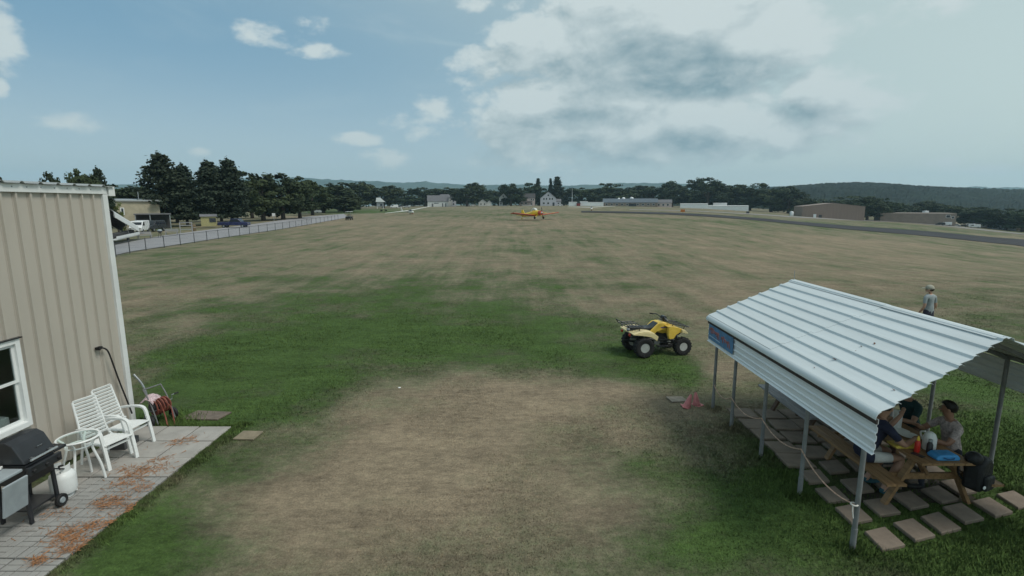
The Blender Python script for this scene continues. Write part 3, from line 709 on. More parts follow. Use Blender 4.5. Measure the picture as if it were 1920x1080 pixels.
def propane():
    t = thing('propane_tank', 'white propane tank standing beside the grill wheel', 'gas tank', (-6.44, 6.72, .055))
    r = .155
    MB().lathe([(.10, .0), (.105, .035)], n=20).build('foot_ring', M_WPL, t)
    MB().lathe([(.0, .03), (.09, .035), (.14, .07), (r, .12), (r, .30), (.145, .345), (.10, .385), (.03, .40), (0, .40)], n=24).build('body', M_WPL, t, smooth=True)
    for a0 in (0, math.pi):
        b = MB(); P = [(.10 * math.cos(a0 + x), .10 * math.sin(a0 + x)) for x in np.linspace(-.9, .9, 8)]
        Q = [(p[0] * .93, p[1] * .93) for p in P[::-1]]
        b.prism(P + Q, .37, .48, 'Z').build('collar', M_WPL, t)
    MB().tube([(0, 0, .39), (0, 0, .44)], .02, 8).lathe([(.03, .44), (.035, .45), (.03, .465), (0, .466)], n=10).build('valve', M_BLK, t)
    MB().tube(smooth_path([(0.02, .0, .43), (.09, -.06, .45), (.06, -.18, .52), (-.02, -.30, .60)], 5), .010, 6).build('gas_hose', M_BLK, t, smooth=True)
propane()
# ------------------------------------------------------------------ hose cart past the corner
def hose_cart():
    t = thing('hose_cart', 'two-wheeled hose reel cart with a red hose past the building corner', 'hose cart', (-6.88, 9.32, .02), R(-20), None, .85)
    M_HOSE = pm('red_hose', (.21, .065, .045), .6, .25, 10)
    b = MB()
    for y in (-.2, .2):
        b.tube(smooth_path([(.26, y, .06), (.16, y, .35), (.04, y, .62), (-.10, y, .82)], 4), .014, 8)
    b.tube([(-.10, -.2, .82), (-.10, .2, .82)], .014, 8); b.tube([(.16, -.2, .35), (.16, .2, .35)], .012, 8)
    for y in (-.2, .2): b.tube([(-.22, y, .04), (-.1, y, .28), (.16, y, .35)], .012, 8)
    b.build('frame', pm('dull_grey_tube', (.16, .165, .17), .6, .2, 8), t, smooth=True)
    MB().tube([(.08, .2, .45), (.08, .30, .45), (.08, .30, .55), (.08, .38, .55)], .010, 8).build('crank', M_STEEL, t)
    MB().tube([(.08, .36, .55), (.08, .46, .55)], .018, 8).build('crank_grip', M_BLK, t)
    MB().tube([(.08, -.19, .40), (.08, .19, .40)], .10, 16).build('drum', M_BLKP, t, smooth=True)
    P = []
    for i in range(300):
        a = i * .42; y = -.15 + .30 * abs(((i / 60) % 2) - 1); r = .13 + .05 * (i / 300); P.append((.08 + r * math.cos(a), y, .40 + r * math.sin(a)))
    MB().tube(P, .013, 5).build('hose_coil', M_HOSE, t, smooth=True)
    MB().tube(smooth_path([(.20, .05, .50), (.30, .10, .35), (.42, .05, .12), (.52, -.02, .03), (.46, -.12, .025), (.30, -.05, .20), (.15, -.02, .48)], 6), .014, 6).build('loose_hose', M_HOSE, t, smooth=True)
    for y in (-.27, .27):
        w = MB().lathe([(.07, -.03), (.115, -.035), (.13, -.02), (.13, .02), (.115, .035), (.07, .03)], (.12, y, .13), 'Y', 20, closed=True).build('wheel', M_BLK, t, smooth=True)
        b = MB().lathe([(0, -.02), (.03, -.022), (.03, .022), (0, .02)], (.12, y, .13), 'Y', 10)
        for k in range(5): a = k * 2 * math.pi / 5; b.bar((.12, y, .13), (.12 + .085 * math.cos(a), y, .13 + .085 * math.sin(a)), .02, .02)
        b.build('rim', M_GREYP, w)
    c = MB(); N = 10; vs = []; fs_ = []; rs = random.Random(2)
    for i in range(N):
        for j in range(N):
            u, v = i / (N - 1) - .5, j / (N - 1) - .5
            vs.append((u * .26, v * .30, -.6 * (abs(u) ** 1.6) * .45 - .5 * abs(v) ** 1.7 * .4 + rs.uniform(-.014, .014)))
    for i in range(N - 1):
        for j in range(N - 1): fs_.append((i * N + j, (i + 1) * N + j, (i + 1) * N + j + 1, i * N + j + 1))
    o = c.add(vs, fs_).build('towel', pm('pink_patterned_towel', (.52, .40, .42), .9, .35, 30), None, smooth=True)
    sm = o.modifiers.new('thick', 'SOLIDIFY'); sm.thickness = .008
    o.location = (-6.94, 9.27, .60); tag(o, 'pale pink towel draped over the hose cart', 'towel')
    # loose grey pipes leaning on the corner
    q = thing('grey_pipe', 'bent grey pipe leaning behind the building corner', 'pipe', (-7.10, 9.32, 0))
    MB().tube(smooth_path([(.12, .02, .0), (.06, 0, .5), (-.02, 0, .78), (-.16, .0, .98)], 5), .018, 8).build('pipe', M_STEEL, q, smooth=True)
hose_cart()
# ------------------------------------------------------------------ picnic shelter
M_RFW = pm('white_roof_steel', (.60, .655, .67), .42, .06, 1.6, spec=.45, dirt=.40, dirtcol=(.42, .43, .41), stretch=(2.5, .22, 2.5))
M_SIDE = pm('galvanised_side_sheet', (.72, .76, .78), .45, .08, 1.6, spec=.45, dirt=.25, dirtcol=(.32, .33, .33), stretch=(1, .25, 1))
M_EAVE_SHADE = pm('brown_eave_shade', (.05, .04, .035), .7, .2, 5)  # dark colour for the painted shadow line below the eave
M_POST = pm('shelter_post_steel', (.21, .22, .225), .55, .15, 5, metal=.2, dirt=.3, dirtcol=(.16, .12, .09))
PXC, PYC = 5.77, 7.8
EX, EZ, RZ = 4.02, 1.97, 2.66               # eave x, eave z, ridge z
def build_shelter():
    t = thing('picnic_shelter', 'open picnic shelter with a ribbed white metal roof on steel posts', 'shelter', (PXC, PYC, 0))
    half = PXC - EX; ang = math.atan2(RZ - EZ, half); Ls = math.hypot(half, RZ - EZ); npan = 8; w = Ls / npan
    prof = [(0, 0), (w - .078, 0), (w - .058, .024), (w - .022, .024), (w, .0)]
    for side in (-1, 1):
        for i in range(npan):
            b = MB(); s0 = i * w; vs = []
            xm = EX + (s0 + w / 2) * math.cos(ang)
            y0 = 5.20 + .31 * (xm - EX) - PYC; y1 = 10.12 + .10 * (xm - EX) - PYC
            loop = [(s0 + p[0], p[1]) for p in prof] + [(s0 + p[0], p[1] - .006) for p in prof[::-1]]
            P = []
            for (s, h) in loop:
                x = -half + s * math.cos(ang) - h * math.sin(ang); z = EZ + s * math.sin(ang) + h * math.cos(ang); P.append((x * (1 if side < 0 else -1), z))
            ym = 7.62 - PYC + .02 * (i % 3); b.prism(P, y0, ym + .05, 'Y'); b.build('roof_panel', M_RFW, t)
            MB().prism([(q[0], q[1] + .007) for q in P], ym, y1, 'Y').build('roof_panel', M_RFW, t)
        # rolled eave
        E = []; 
        for k in range(6):
            a = ang + (R(78) - 0) * k / 5; E.append((-half - .0 - .085 * (math.sin(a) - math.sin(ang)), EZ - .0 - .085 * (math.cos(ang) - math.cos(a))))
        E2 = [(p[0] + .006, p[1] - .005) for p in E[::-1]]
        MB().prism([(p[0] * (1 if side < 0 else -1), p[1]) for p in E + E2], 5.22 - PYC, 10.12 - PYC, 'Y').build('eave_roll', M_RFW, t, smooth=True)
        # side sheet under the eave, ribs lengthwise
        x0 = -half + .01; z = EZ - .105; S = []
        h = .40; nr = 4
        for k in range(nr):
            a = z - h * k / nr; q = h / nr
            S += [(x0, a), (x0, a - q * .55), (x0 - .014, a - q * .66), (x0 - .014, a - q * .84), (x0, a - q * .98)]
        S += [(x0 - .03, z - h - .02)]
        S2 = [(p[0] + .006, p[1]) for p in S[::-1]]
        MB().prism([(p[0] * (1 if side < 0 else -1), p[1]) for p in S + S2], 5.26 - PYC, 10.08 - PYC, 'Y').build('side_sheet', M_SIDE, t)
        MB().box(((x0 - .02) * (1 if side < 0 else -1), 7.67 - PYC, EZ - .135), (.02, 4.84, .05)).build('eave_shade_strip', M_EAVE_SHADE, t)  # added dark strip, stands in for the shadow under the roof lip
        for (k, yy) in enumerate((5.62, 6.78, 7.94, 9.10, 10.0) if side < 0 else (6.05, 7.25, 8.45, 9.3, 10.0)):
            xp = (-half + .16) * (1 if side < 0 else -1)
            MB().tube([(xp, yy - PYC, -.02), (xp, yy - PYC, EZ - .02)], .029, 12).tube([(xp, yy - PYC, .0), (xp, yy - PYC, .30)], .034, 12).build('post', M_POST, t, smooth=True)
            yr = max(yy, 6.0); MB().bar((xp, yr - PYC, EZ - .03), (0, yr - PYC, RZ - .09), .05, .05).build('rafter', M_POST, t)
    MB().prism([(-.09, RZ - .018), (-.03, RZ + .014), (.03, RZ + .014), (.09, RZ - .018), (.03, RZ + .006), (-.03, RZ + .006)], 5.78 - PYC, 10.3 - PYC, 'Y').build('ridge_cap', M_RFW, t)
    for x in (-half + .16, half - .16): MB().bar((x, 5.5 - PYC, EZ - .0), (x, 10.1 - PYC, EZ - .0), .05, .05).build('eave_beam', M_POST, t)
    MB().tube([(0.02, 10.28 - PYC, RZ + .02), (.02, 10.3 - PYC, RZ + .2)], .005, 5).build('lightning_rod', M_STEEL, t)
    return t
build_shelter()
# blue banner on the side sheet
def banner():
    t = thing('banner', 'small blue banner with red lettering on the shelter side', 'banner', (3.998, 9.72, 1.665))
    M_BLUE = pm('blue_vinyl', (.085, .20, .36), .5, .12, 6)
    MB().box((0, -.28, 0), (.012, 1.12, .30)).build('cloth', M_BLUE, t)
    red = pm('red_print', (.36, .14, .12), .6, .15); pale = pm('pale_print', (.40, .48, .55), .6, .1)
    # hand-lettered script, two words (the strokes as far as the photograph lets one read them)
    rs = random.Random(4)
    def word(y0, y1, n, z):
        P = []; k = n * 8
        for i in range(k + 1):
            u = i / k; P.append((-.009, y0 + (y1 - y0) * u + .018 * math.sin(u * n * 2 * math.pi + 1), z + .058 * math.sin(u * n * 2 * math.pi) * (.75 + .35 * math.sin(u * 9)) + .02 * math.sin(u * 5)))
        return P
    MB().tube(word(.20, -.26, 7, .03), .009, 5).build('lettering', red, t); MB().tube(word(-.36, -.74, 5, -.01), .009, 5).build('lettering', red, t)
    MB().tube([(-.008, .23, -.075), (-.008, -.30, -.085)], .006, 5).build('underline', pale, t)
banner()
# rope slung from post to post
def rope():
    t = thing('slung_rope', 'pale rope slung along the shelter posts', 'rope', (0, 0, 0))
    pts = []; ys = [9.92, 9.10, 7.94, 6.78, 5.62]; zs = [.55, .60, .70, .74, .62]
    P = []
    for i in range(4):
        for k in range(10):
            u = k / 10; y = ys[i] + (ys[i + 1] - ys[i]) * u; P.append((4.14, y, zs[i] + (zs[i + 1] - zs[i]) * u - .13 * 4 * u * (1 - u)))
    P.append((4.14, 5.62, .62))
    MB().tube(P, .009, 6).build('rope', pm('faded_rope', (.42, .29, .22), .9, .3, 20), t, smooth=True)
    MB().tube([(4.14 + .036 * math.cos(a), 5.62 + .036 * math.sin(a), .62) for a in np.linspace(0, 6.4, 16)], .010, 6).tube([(4.11, 5.60, .62), (4.10, 5.58, .55), (4.11, 5.57, .47)], .008, 6).build('knot', pm('white_cord', (.6, .58, .54), .9, .1), t)
rope()
# ------------------------------------------------------------------ pavers under the shelter
M_PAV = pm('brown_paver', (.205, .165, .130), .9, .14, 4, .3, bscale=60, dirt=.3, dirtcol=(.12, .10, .08))
def pavers():
    bed = MB().box((0, 0, -.012), (2.6, 3.4, .02)).build('paved_floor', pm('dark_soil', (.055, .048, .035), .95, .3, 8, .4)); bed.location = (5.95, 8.35, 0)
    bed.location.z = -.004
    tag(bed, 'floor of brown square pavers under the shelter', None, kind='structure')
    rs = random.Random(8)
    b = MB(); s = .218; k = .05
    me = []; men = []
    for q in range(4):
        P = []
        for (sx, sy) in ((-1, -1), (1, -1), (1, 1), (-1, 1)): P.append((sx * s * rs.uniform(.93, 1.03), sy * s * rs.uniform(.93, 1.03)))
        bb = MB(); P2 = [(p[0] * .95, p[1] * .95) for p in P]
        bb.add([(p[0], p[1], 0) for p in P] + [(p[0], p[1], .035) for p in P] + [(p[0], p[1], .045) for p in P2], [(3, 2, 1, 0)] + [(i, (i + 1) % 4, (i + 1) % 4 + 4, i + 4) for i in range(4)] + [(i + 4, (i + 1) % 4 + 4, (i + 1) % 4 + 8, i + 8) for i in range(4)] + [(8, 9, 10, 11)])
        me.append(bb.mesh('paver', M_PAV))
        K = Matrix.Rotation(R(-40), 3, 'Z') @ Matrix.Diagonal((.74, 1.0, 1.0)) @ Matrix.Rotation(R(40), 3, 'Z')   # the outer stones are cut uneven
        bb.v = [tuple(K @ Vector(p)) for p in bb.v]; men.append(bb.mesh('paver', M_PAV))
    spots = []
    for i in range(6):
        x = 4.68 + i * .505; y0 = 5.80 + .34 * (x - 4.68); nn = int(round((10.2 - y0) / .5))
        for j in range(nn):
            sh = max(0, 1 - j / 4.0); y = y0 + j * (10.2 - y0) / nn
            spots.append((x + rs.uniform(-.03, .03), y + rs.uniform(-.025, .025), rs.uniform(-.06, .06) + .16 * sh, j))
    for (x, y, a, j) in spots:
        o = link_mesh('paver', rs.choice(men if j < 4 else me), bed, (x - 5.95, y - 8.35, .008 + rs.uniform(-.012, .008)), a, ((1.08, 1.0, 1) if j > 3 else (.98, .92, 1)))
    return spots
PAVERS = pavers()
# ------------------------------------------------------------------ picnic tables
def picnic_table(label, loc, M_T, M_B, L=1.85):
    t = thing('picnic_table', label, 'picnic table', loc, 0, 'picnic tables under the shelter')
    for i in range(5): MB().box((-.29 + i * .145, 0, .735), (.138, L, .036)).build('top_plank', M_T, t, bevel=.004)
    for s in (-1, 1):
        for k in range(2): MB().box((s * (.585 + k * .138), 0, .43), (.132, L, .036)).build('bench_plank', M_B, t, bevel=.004)
    for y in (-L / 2 + .28, L / 2 - .28):
        for s in (-1, 1): MB().bar((s * .26, y + .028 * s, .715), (s * .62, y + .028 * s, -.01), .045, .09, (0, 1, 0)).build('leg', M_T, t)
        MB().box((0, y - .02 + .075, .39), (1.50, .042, .09)).build('cross_beam', M_T, t, bevel=.004)
        MB().box((0, y, .695), (.66, .05, .045)).build('top_cleat', M_T, t)
        sgn = 1 if y < 0 else -1
        MB().bar((0, y + sgn * .03, .40), (0, y + sgn * .42, .70), .045, .07).build('brace', M_T, t)
    return t
M_WOODA = pm('oiled_pine_board', (.26, .155, .075), .6, .22, 3, .15, stretch=(6, .6, 6), dirt=.25, dirtcol=(.12, .075, .04))
M_WOODB = pm('weathered_board', (.30, .30, .31), .75, .15, 3, .15, stretch=(6, .6, 6), dirt=.3, dirtcol=(.2, .18, .16))
M_WOODC = pm('brown_stained_board', (.115, .07, .045), .65, .2, 3, .15, stretch=(6, .6, 6))
picnic_table('brown wooden picnic table where the people sit', (5.84, 7.22, .03), M_WOODA, M_WOODA)
picnic_table('picnic table with weathered grey benches and dark top', (5.95, 9.30, .03), M_WOODC, M_WOODB, 1.7)
TT = .03 + .753
def on_table(name, label, cat, x, y): return thing(name, label, cat, (x, y, TT + .002))
t = on_table('ketchup_bottle', 'red squeeze bottle with a yellow cap on the brown picnic table', 'bottle', 5.66, 6.62)
MB().lathe([(0, 0), (.032, 0), (.035, .02), (.035, .13), (.018, .17)], n=14).build('bottle', pm('red_plastic', (.55, .03, .02), .35, .08), t, smooth=True)
MB().lathe([(.018, .17), (.018, .19), (.006, .235), (0, .24)], n=12).build('cap', pm('yellow_plastic', (.75, .55, .06), .4, .05), t, smooth=True)
t = on_table('water_jug', 'rounded white water jug on the brown picnic table', 'jug', 5.89, 6.70)
MB().lathe([(0, 0), (.075, 0), (.082, .03), (.082, .17), (.06, .23), (.03, .255), (0, .26)], n=20).build('body', M_WPL, t, smooth=True)
MB().tube(smooth_path([(-.03, .05, .24), (-.04, .12, .2), (-.02, .10, .1)], 4), .012, 8).build('handle', M_WPL, t)
t = on_table('dark_bottle', 'black drinking bottle in front of the white jug', 'bottle', 5.80, 6.58)
MB().lathe([(0, 0), (.034, 0), (.036, .02), (.036, .13), (.024, .155), (.024, .175)], n=14).build('bottle', M_BLKP, t, smooth=True)
MB().lathe([(.026, .172), (.026, .2), (0, .202)], n=12).build('cap', M_GREYP, t)
t = on_table('snack_tray', 'yellow snack tray beside the red squeeze bottle', 'tray', 5.60, 6.80)
MB().prism([(-.15, 0), (.15, 0), (.17, .035), (-.17, .035)], -.09, .09, 'Y').build('tray', pm('yellow_card', (.62, .47, .09), .6, .1), t)
MB().ell((.05, 0, .035), (.05, .05, .02)).ell((-.06, .01, .035), (.05, .05, .018)).build('bread', pm('pale_bread', (.62, .50, .28), .8, .15), t, smooth=True)
t = on_table('cool_bag', 'bright blue cool bag lying on the end of the brown table', 'bag', 5.88, 6.44); t.scale = (.82, .82, .82)
MB().prism([(-.19, 0), (.19, 0), (.20, .05), (.15, .10), (-.13, .10), (-.20, .05)], -.11, .11, 'Y').build('bag', pm('blue_nylon', (.05, .26, .55), .5, .2, 6, .3, bscale=12), t, bevel=.025, seg=3)
MB().tube([(-.09, -.11, .06), (-.05, -.14, .05), (.05, -.14, .05), (.09, -.11, .06)], .008, 6).build('strap', pm('navy_strap', (.03, .08, .2)), t)
t = on_table('phone', 'dark phone lying on the brown table by the blue bag', 'phone', 5.60, 6.52); MB().box((0, 0, .005), (.075, .15, .009), .4).build('body', M_BLKP, t, bevel=.003)
t = on_table('paper_towel_roll', 'white paper towel roll standing on the brown table', 'paper roll', 5.98, 7.42)
MB().lathe([(.02, 0), (.058, 0), (.058, .26), (.02, .26)], n=18, closed=True).build('roll', M_WPL, t, smooth=True)
t = on_table('paper_plate', 'white paper plates and napkins on the brown table', 'plate', 5.92, 7.10)
MB().lathe([(0, .003), (.08, .003), (.12, .018), (.122, .022), (.08, .009), (0, .008)], n=20).build('plate', M_WPL, t, smooth=True); MB().box((-.02, .2, .006), (.26, .2, .01), .3).build('napkin', M_WPL, t)
# backpack hung from the table end
def backpack():
    t = thing('backpack', 'black backpack hanging off the end of the brown picnic table', 'backpack', (6.36, 6.42, .36), R(25))
    b = MB(); b.prism([(-.15, 0), (.13, -.02), (.18, .10), (.17, .34), (.10, .46), (-.06, .47), (-.15, .38)], -.11, .11, 'Y'); b.build('body', pm('black_nylon', (.016, .017, .019), .6, .3, 10, .4, bscale=20), t, bevel=.05, seg=3, smooth=True)
    MB().prism([(-.10, .03), (.12, .02), (.13, .22), (-.10, .24)], -.155, -.10, 'Y').build('pocket', pm('black_nylon_pocket', (.02, .021, .023), .6, .3, 10), t, bevel=.025)
    for s in (-.06, .06): MB().tube(smooth_path([(s, .10, .44), (s * 1.3, .17, .36), (s * 1.4, .17, .16), (s, .10, .06)], 5), .014, 6).build('strap', M_BLK, t, smooth=True)
    MB().ell((-.12, -.14, .10), (.03, .012, .025)).build('tag', M_WPL, t)
    MB().ell((-.16, .0, .47), (.11, .10, .09)).build('top_lid', pm('black_nylon_lid', (.014, .015, .017), .6, .3, 10), t, smooth=True)
backpack()

# ------------------------------------------------------------------ people
M_LIP = pm('lips', (.28, .12, .10), .5, .1, 10)
M_SKIN = pm('skin', (.40, .235, .165), .55, .08, 10)
M_SKIND = pm('tanned_skin', (.33, .18, .12), .55, .08, 10)
def hand_chain(V, E, wrist, palmdir, side, curl):
    """wrist index; adds palm and five bent fingers"""
    p = Vector(V[wrist][0]); d = Vector(palmdir).normalized(); s = d.cross(Vector(curl)).normalized() * side
    c = Vector(curl).normalized()
    V.append((p + d * .055, .026, 'hand')); pi_ = len(V) - 1; E.append((wrist, pi_))
    for k, (off, l) in enumerate(((-.030, .062), (-.010, .075), (.010, .078), (.028, .066))):
        b = p + d * .10 + s * off; V.append((b, .0105, 'hand')); E.append((pi_, len(V) - 1))
        V.append((b + d * l * .5 + c * .010, .009, 'hand')); E.append((len(V) - 2, len(V) - 1))
        V.append((b + d * l * .8 + c * .036, .008, 'hand')); E.append((len(V) - 2, len(V) - 1))
    b = p + d * .045 + s * -.045 + c * .01; V.append((b, .012, 'hand')); E.append((pi_, len(V) - 1))
    V.append((b + d * .03 - s * .01 + c * .015, .009, 'hand')); E.append((len(V) - 2, len(V) - 1))
def person(label, loc, rz, J, mats, hair, cap=None, group=None):
    """J: joint positions, facing +y. mats: dict label->material; one continuous skinned body"""
    t = thing('person', label, 'person', loc, rz, group)
    V = []; E = []; ix = {}
    def v(n, p, r, lab, par=None):
        V.append((Vector(p), r, lab)); ix[n] = len(V) - 1
        if par: E.append((ix[par], ix[n]))
    v('pelvis', J['pelvis'], .125, 'trousers'); P, N = Vector(J['pelvis']), Vector(J['neck'])
    v('waist', P.lerp(N, .33), .118, 'shirt', 'pelvis'); v('chest', P.lerp(N, .66), .135, 'shirt', 'waist'); v('upper', P.lerp(N, .90), .105, 'shirt', 'chest')
    v('neck', N + (N - P).normalized() * .03, .052, 'skin', 'upper')
    H = Vector(J['head']); up = (H - N).normalized(); fw = Vector(J.get('look', (0, 1, 0))).normalized(); rt = fw.cross(Vector((0, 0, 1))).normalized()
    v('jaw', H - up * .060 + fw * .016, .070, 'skin', 'neck'); v('skull', H + up * .030 - fw * .004, .090, 'skin', 'jaw'); v('crown', H + up * .095 - fw * .012, .058, 'skin', 'skull')
    for s, n in ((-1, 'l'), (1, 'r')):
        v('sh' + n, J['sh' + n], .066, 'shirt', 'upper'); v('ua' + n, Vector(J['sh' + n]).lerp(Vector(J['el' + n]), .5), .053, 'sleeve', 'sh' + n)
        v('el' + n, J['el' + n], .041, 'arm', 'ua' + n); v('fa' + n, Vector(J['el' + n]).lerp(Vector(J['wr' + n]), .35), .041, 'arm', 'el' + n); v('wr' + n, J['wr' + n], .027, 'arm', 'fa' + n)
        hand_chain(V, E, ix['wr' + n], J['hd' + n], s, J.get('curl' + n, (0, 0, -1)))
        v('hip' + n, J['hip' + n], .092, 'hip', 'pelvis'); v('th' + n, Vector(J['hip' + n]).lerp(Vector(J['kn' + n]), .5), .077, 'trousers', 'hip' + n)
        v('kn' + n, J['kn' + n], .058, 'knee', 'th' + n); v('ca' + n, Vector(J['kn' + n]).lerp(Vector(J['an' + n]), .35), .054, 'shin', 'kn' + n); v('an' + n, J['an' + n], .038, 'shin', 'ca' + n)
        a = Vector(J['an' + n]); f = Vector(J.get('toe', (0, 1, 0))).normalized()
        v('heel' + n, a + Vector((0, 0, -.045)) - f * .03, .042, 'shoe', 'an' + n); v('ball' + n, a + Vector((0, 0, -.05)) + f * .12, .040, 'shoe', 'heel' + n); v('tip' + n, a + Vector((0, 0, -.055)) + f * .19, .028, 'shoe', 'ball' + n)
    me = bpy.data.meshes.new('body'); me.from_pydata([tuple(q[0]) for q in V], E, [])
    o = bpy.data.objects.new('body', me); COL.objects.link(o)
    m = o.modifiers.new('skin', 'SKIN'); m.use_smooth_shade = True
    sv = me.skin_vertices[0].data if len(me.skin_vertices) else None
    if sv is None:
        bm = bmesh.new(); bm.from_mesh(me); bm.verts.layers.skin.verify(); bm.to_mesh(me); bm.free(); sv = me.skin_vertices[0].data
    for i, q in enumerate(V):
        sv[i].radius = (q[1], q[1]); sv[i].use_root = (i == 0)
    o.modifiers.new('sub', 'SUBSURF').levels = 1
    dg = bpy.context.evaluated_depsgraph_get(); ne = bpy.data.meshes.new_from_object(o.evaluated_get(dg))
    o.modifiers.clear(); o.data = ne; o.parent = t
    labs = ['skin', 'hip', 'shirt', 'sleeve', 'arm', 'hand', 'trousers', 'knee', 'shin', 'shoe']; ne.materials.clear()
    mats.setdefault('hip', mats['trousers'])
    for l in labs: ne.materials.append(mats.get(l, mats['skin']))
    A = np.array([tuple(V[e[0]][0]) for e in E]); B = np.array([tuple(V[e[1]][0]) for e in E]); lab = [V[e[1]][2] for e in E]
    rad = np.array([(V[e[0]][1] + V[e[1]][1]) / 2 for e in E])
    for p in ne.polygons:
        c = np.array(p.center); d = B - A; tt = np.clip(((c - A) * d).sum(1) / np.maximum((d * d).sum(1), 1e-9), 0, 1)
        k = np.argmin(np.linalg.norm(A + d * tt[:, None] - c, axis=1) - rad * .6); p.material_index = labs.index(lab[k]); p.use_smooth = True
    rotf = Matrix((rt, fw, up)).transposed()
    MB().ell(H + fw * .090 - up * .012, (.014, .020, .022), 8, 6, rotf).build('nose', mats['skin'], t, smooth=True)
    for s_ in (-1, 1): MB().ell(H + rt * s_ * .090, (.012, .020, .030), 8, 6, rotf).build('ear', mats['skin'], t, smooth=True)
    MB().ell(H + fw * .078 - up * .052, (.024, .010, .006), 8, 6, rotf).build('mouth', M_LIP, t, smooth=True)
    # hair or cap
    Hc = H + up * .04 - fw * .012
    if hair:
        b = MB(); rot = Matrix((rt, fw, up)).transposed(); vs = []; fs_ = []; n_, m_ = 16, 9
        for j in range(m_ + 1):
            for k in range(n_):
                th = 2 * math.pi * k / n_; front = math.sin(th); lim = R(126 + 24 * max(0, -front)) + (R(56) - R(126)) * min(1, max(0, (front - .15) / .45)); ph = lim * j / m_
                rr = 1.0 + .03 * math.sin(th * 7 + j)
                vs.append(Hc + rot @ Vector((.094 * rr * math.sin(ph) * math.cos(th), .100 * rr * math.sin(ph) * math.sin(th) - .008, .102 * rr * math.cos(ph))))
        for j in range(m_):
            for k in range(n_): fs_.append((j * n_ + k, (j + 1) * n_ + k, (j + 1) * n_ + (k + 1) % n_, j * n_ + (k + 1) % n_))
        ho = b.add(vs, fs_).build('hair', hair, t, smooth=True)
    if cap:
        b = MB(); rot = Matrix((rt, fw, up)).transposed()
        b.ell(Hc + up * .015, (.103, .112, .095), 16, 10, rot).box(Hc + fw * .135 + up * .0, (.15, .11, .012), rot).build('cap', cap, t, smooth=True)
    b = MB()
    for s in (-1, 1): b = MB().ell(H + fw * .088 + rt * s * .034 + up * .015, (.008, .006, .006), 8, 6); b.build('eye', M_BLK, t)
    return t
def seated(lean=.10, armL=None, armR=None, look=(0, 1, -.2), spread=.10):
    J = dict(pelvis=(0, -.02, .56), neck=(0, lean, 1.06), head=(0, lean + .05, 1.24), look=look,
             shl=(-.185, lean - .01, 1.0), shr=(.185, lean - .01, 1.0), hipl=(-.09, .0, .55), hipr=(.09, .0, .55),
             knl=(-spread - .02, .43, .55), knr=(spread + .02, .43, .55), anl=(-spread - .01, .40, .10), anr=(spread + .03, .45, .10))
    a = armL or dict(el=(-.25, lean + .16, .80), wr=(-.14, lean + .38, .84), hd=(.25, 1, -.1)); J['ell'], J['wrl'], J['hdl'] = a['el'], a['wr'], a['hd']
    a = armR or dict(el=(.25, lean + .16, .80), wr=(.14, lean + .38, .84), hd=(-.25, 1, -.1)); J['elr'], J['wrr'], J['hdr'] = a['el'], a['wr'], a['hd']
    return J
def cloth(n, c, v=.12): return pm(n, c, .85, v, 9, .25, bscale=14)
M_PATT = pm('pale_patterned_cotton', (.44, .37, .36), .85, .38, 26, .2)
navy, teal, grey, denim, whitec, brownc = cloth('navy_cotton', (.022, .026, .055)), cloth('dark_teal_cotton', (.016, .048, .052)), cloth('grey_cotton', (.27, .31, .32)), cloth('dark_denim', (.03, .035, .05)), cloth('white_cotton', (.58, .58, .56)), cloth('brown_cotton', (.075, .045, .035))
hairb = pm('black_hair', (.012, .010, .009), .6, .3, 40); hairg = pm('dark_brown_hair', (.03, .02, .014), .6, .3, 40)
J3 = seated(.16, armL=dict(el=(-.20, .40, .80), wr=(-.16, .56, 1.04), hd=(.05, .25, 1)), look=(-.3, 1, -.15)); J3['anl'] = (-.13, .17, .10); J3['anr'] = (.15, .20, .10)
P3 = person('seated person in a navy shirt and white shorts on the near bench', (5.20, 6.98, .0), R(-90), J3,
       dict(skin=M_SKIN, hip=navy, shirt=navy, sleeve=navy, arm=M_SKIN, hand=M_SKIN, trousers=whitec, knee=M_SKIN, shin=M_SKIN, shoe=cloth('teal_shoe', (.03, .09, .11))), hairg)
P3.scale = (1.1, 1.08, 1.04)
person('seated person with black hair and a pale patterned shirt facing the table', (6.50, 7.02, .0), R(82), seated(.06, armR=dict(el=(.27, .24, .82), wr=(.05, .44, .93), hd=(-.5, .6, .6)), look=(.5, 1, -.12)),
       dict(skin=M_SKIND, shirt=M_PATT, sleeve=M_PATT, arm=M_SKIND, hand=M_SKIND, trousers=denim, knee=denim, shin=denim, shoe=M_BLK), hairb)
person('seated person in a dark teal shirt at the far end of the brown table', (6.54, 7.84, .0), R(100), seated(.10, look=(0, 1, -.3)),
       dict(skin=M_SKIN, shirt=teal, sleeve=teal, arm=M_SKIN, hand=M_SKIN, trousers=brownc, knee=brownc, shin=brownc, shoe=M_BLK), hairg)
ST = dict(pelvis=(0, 0, .95), neck=(0, .02, 1.47), head=(0, .05, 1.63), look=(-.45, 1, -.05), shl=(-.19, .01, 1.41), shr=(.19, .01, 1.41), ell=(-.25, -.02, 1.12), elr=(.25, -.02, 1.12), wrl=(-.24, .12, .90), wrr=(.24, .10, .88), hdl=(0, .3, -1), hdr=(0, .3, -1), curll=(0, 1, .2), curlr=(0, 1, .2),
          hipl=(-.10, 0, .90), hipr=(.10, 0, .90), knl=(-.11, .03, .50), knr=(.13, -.02, .50), anl=(-.12, -.02, .095), anr=(.14, -.08, .095))
fp = Vector((12.5, 15.2, 0)); fp.x = (1746 - 960) / FPX * 15.2 * 1.015
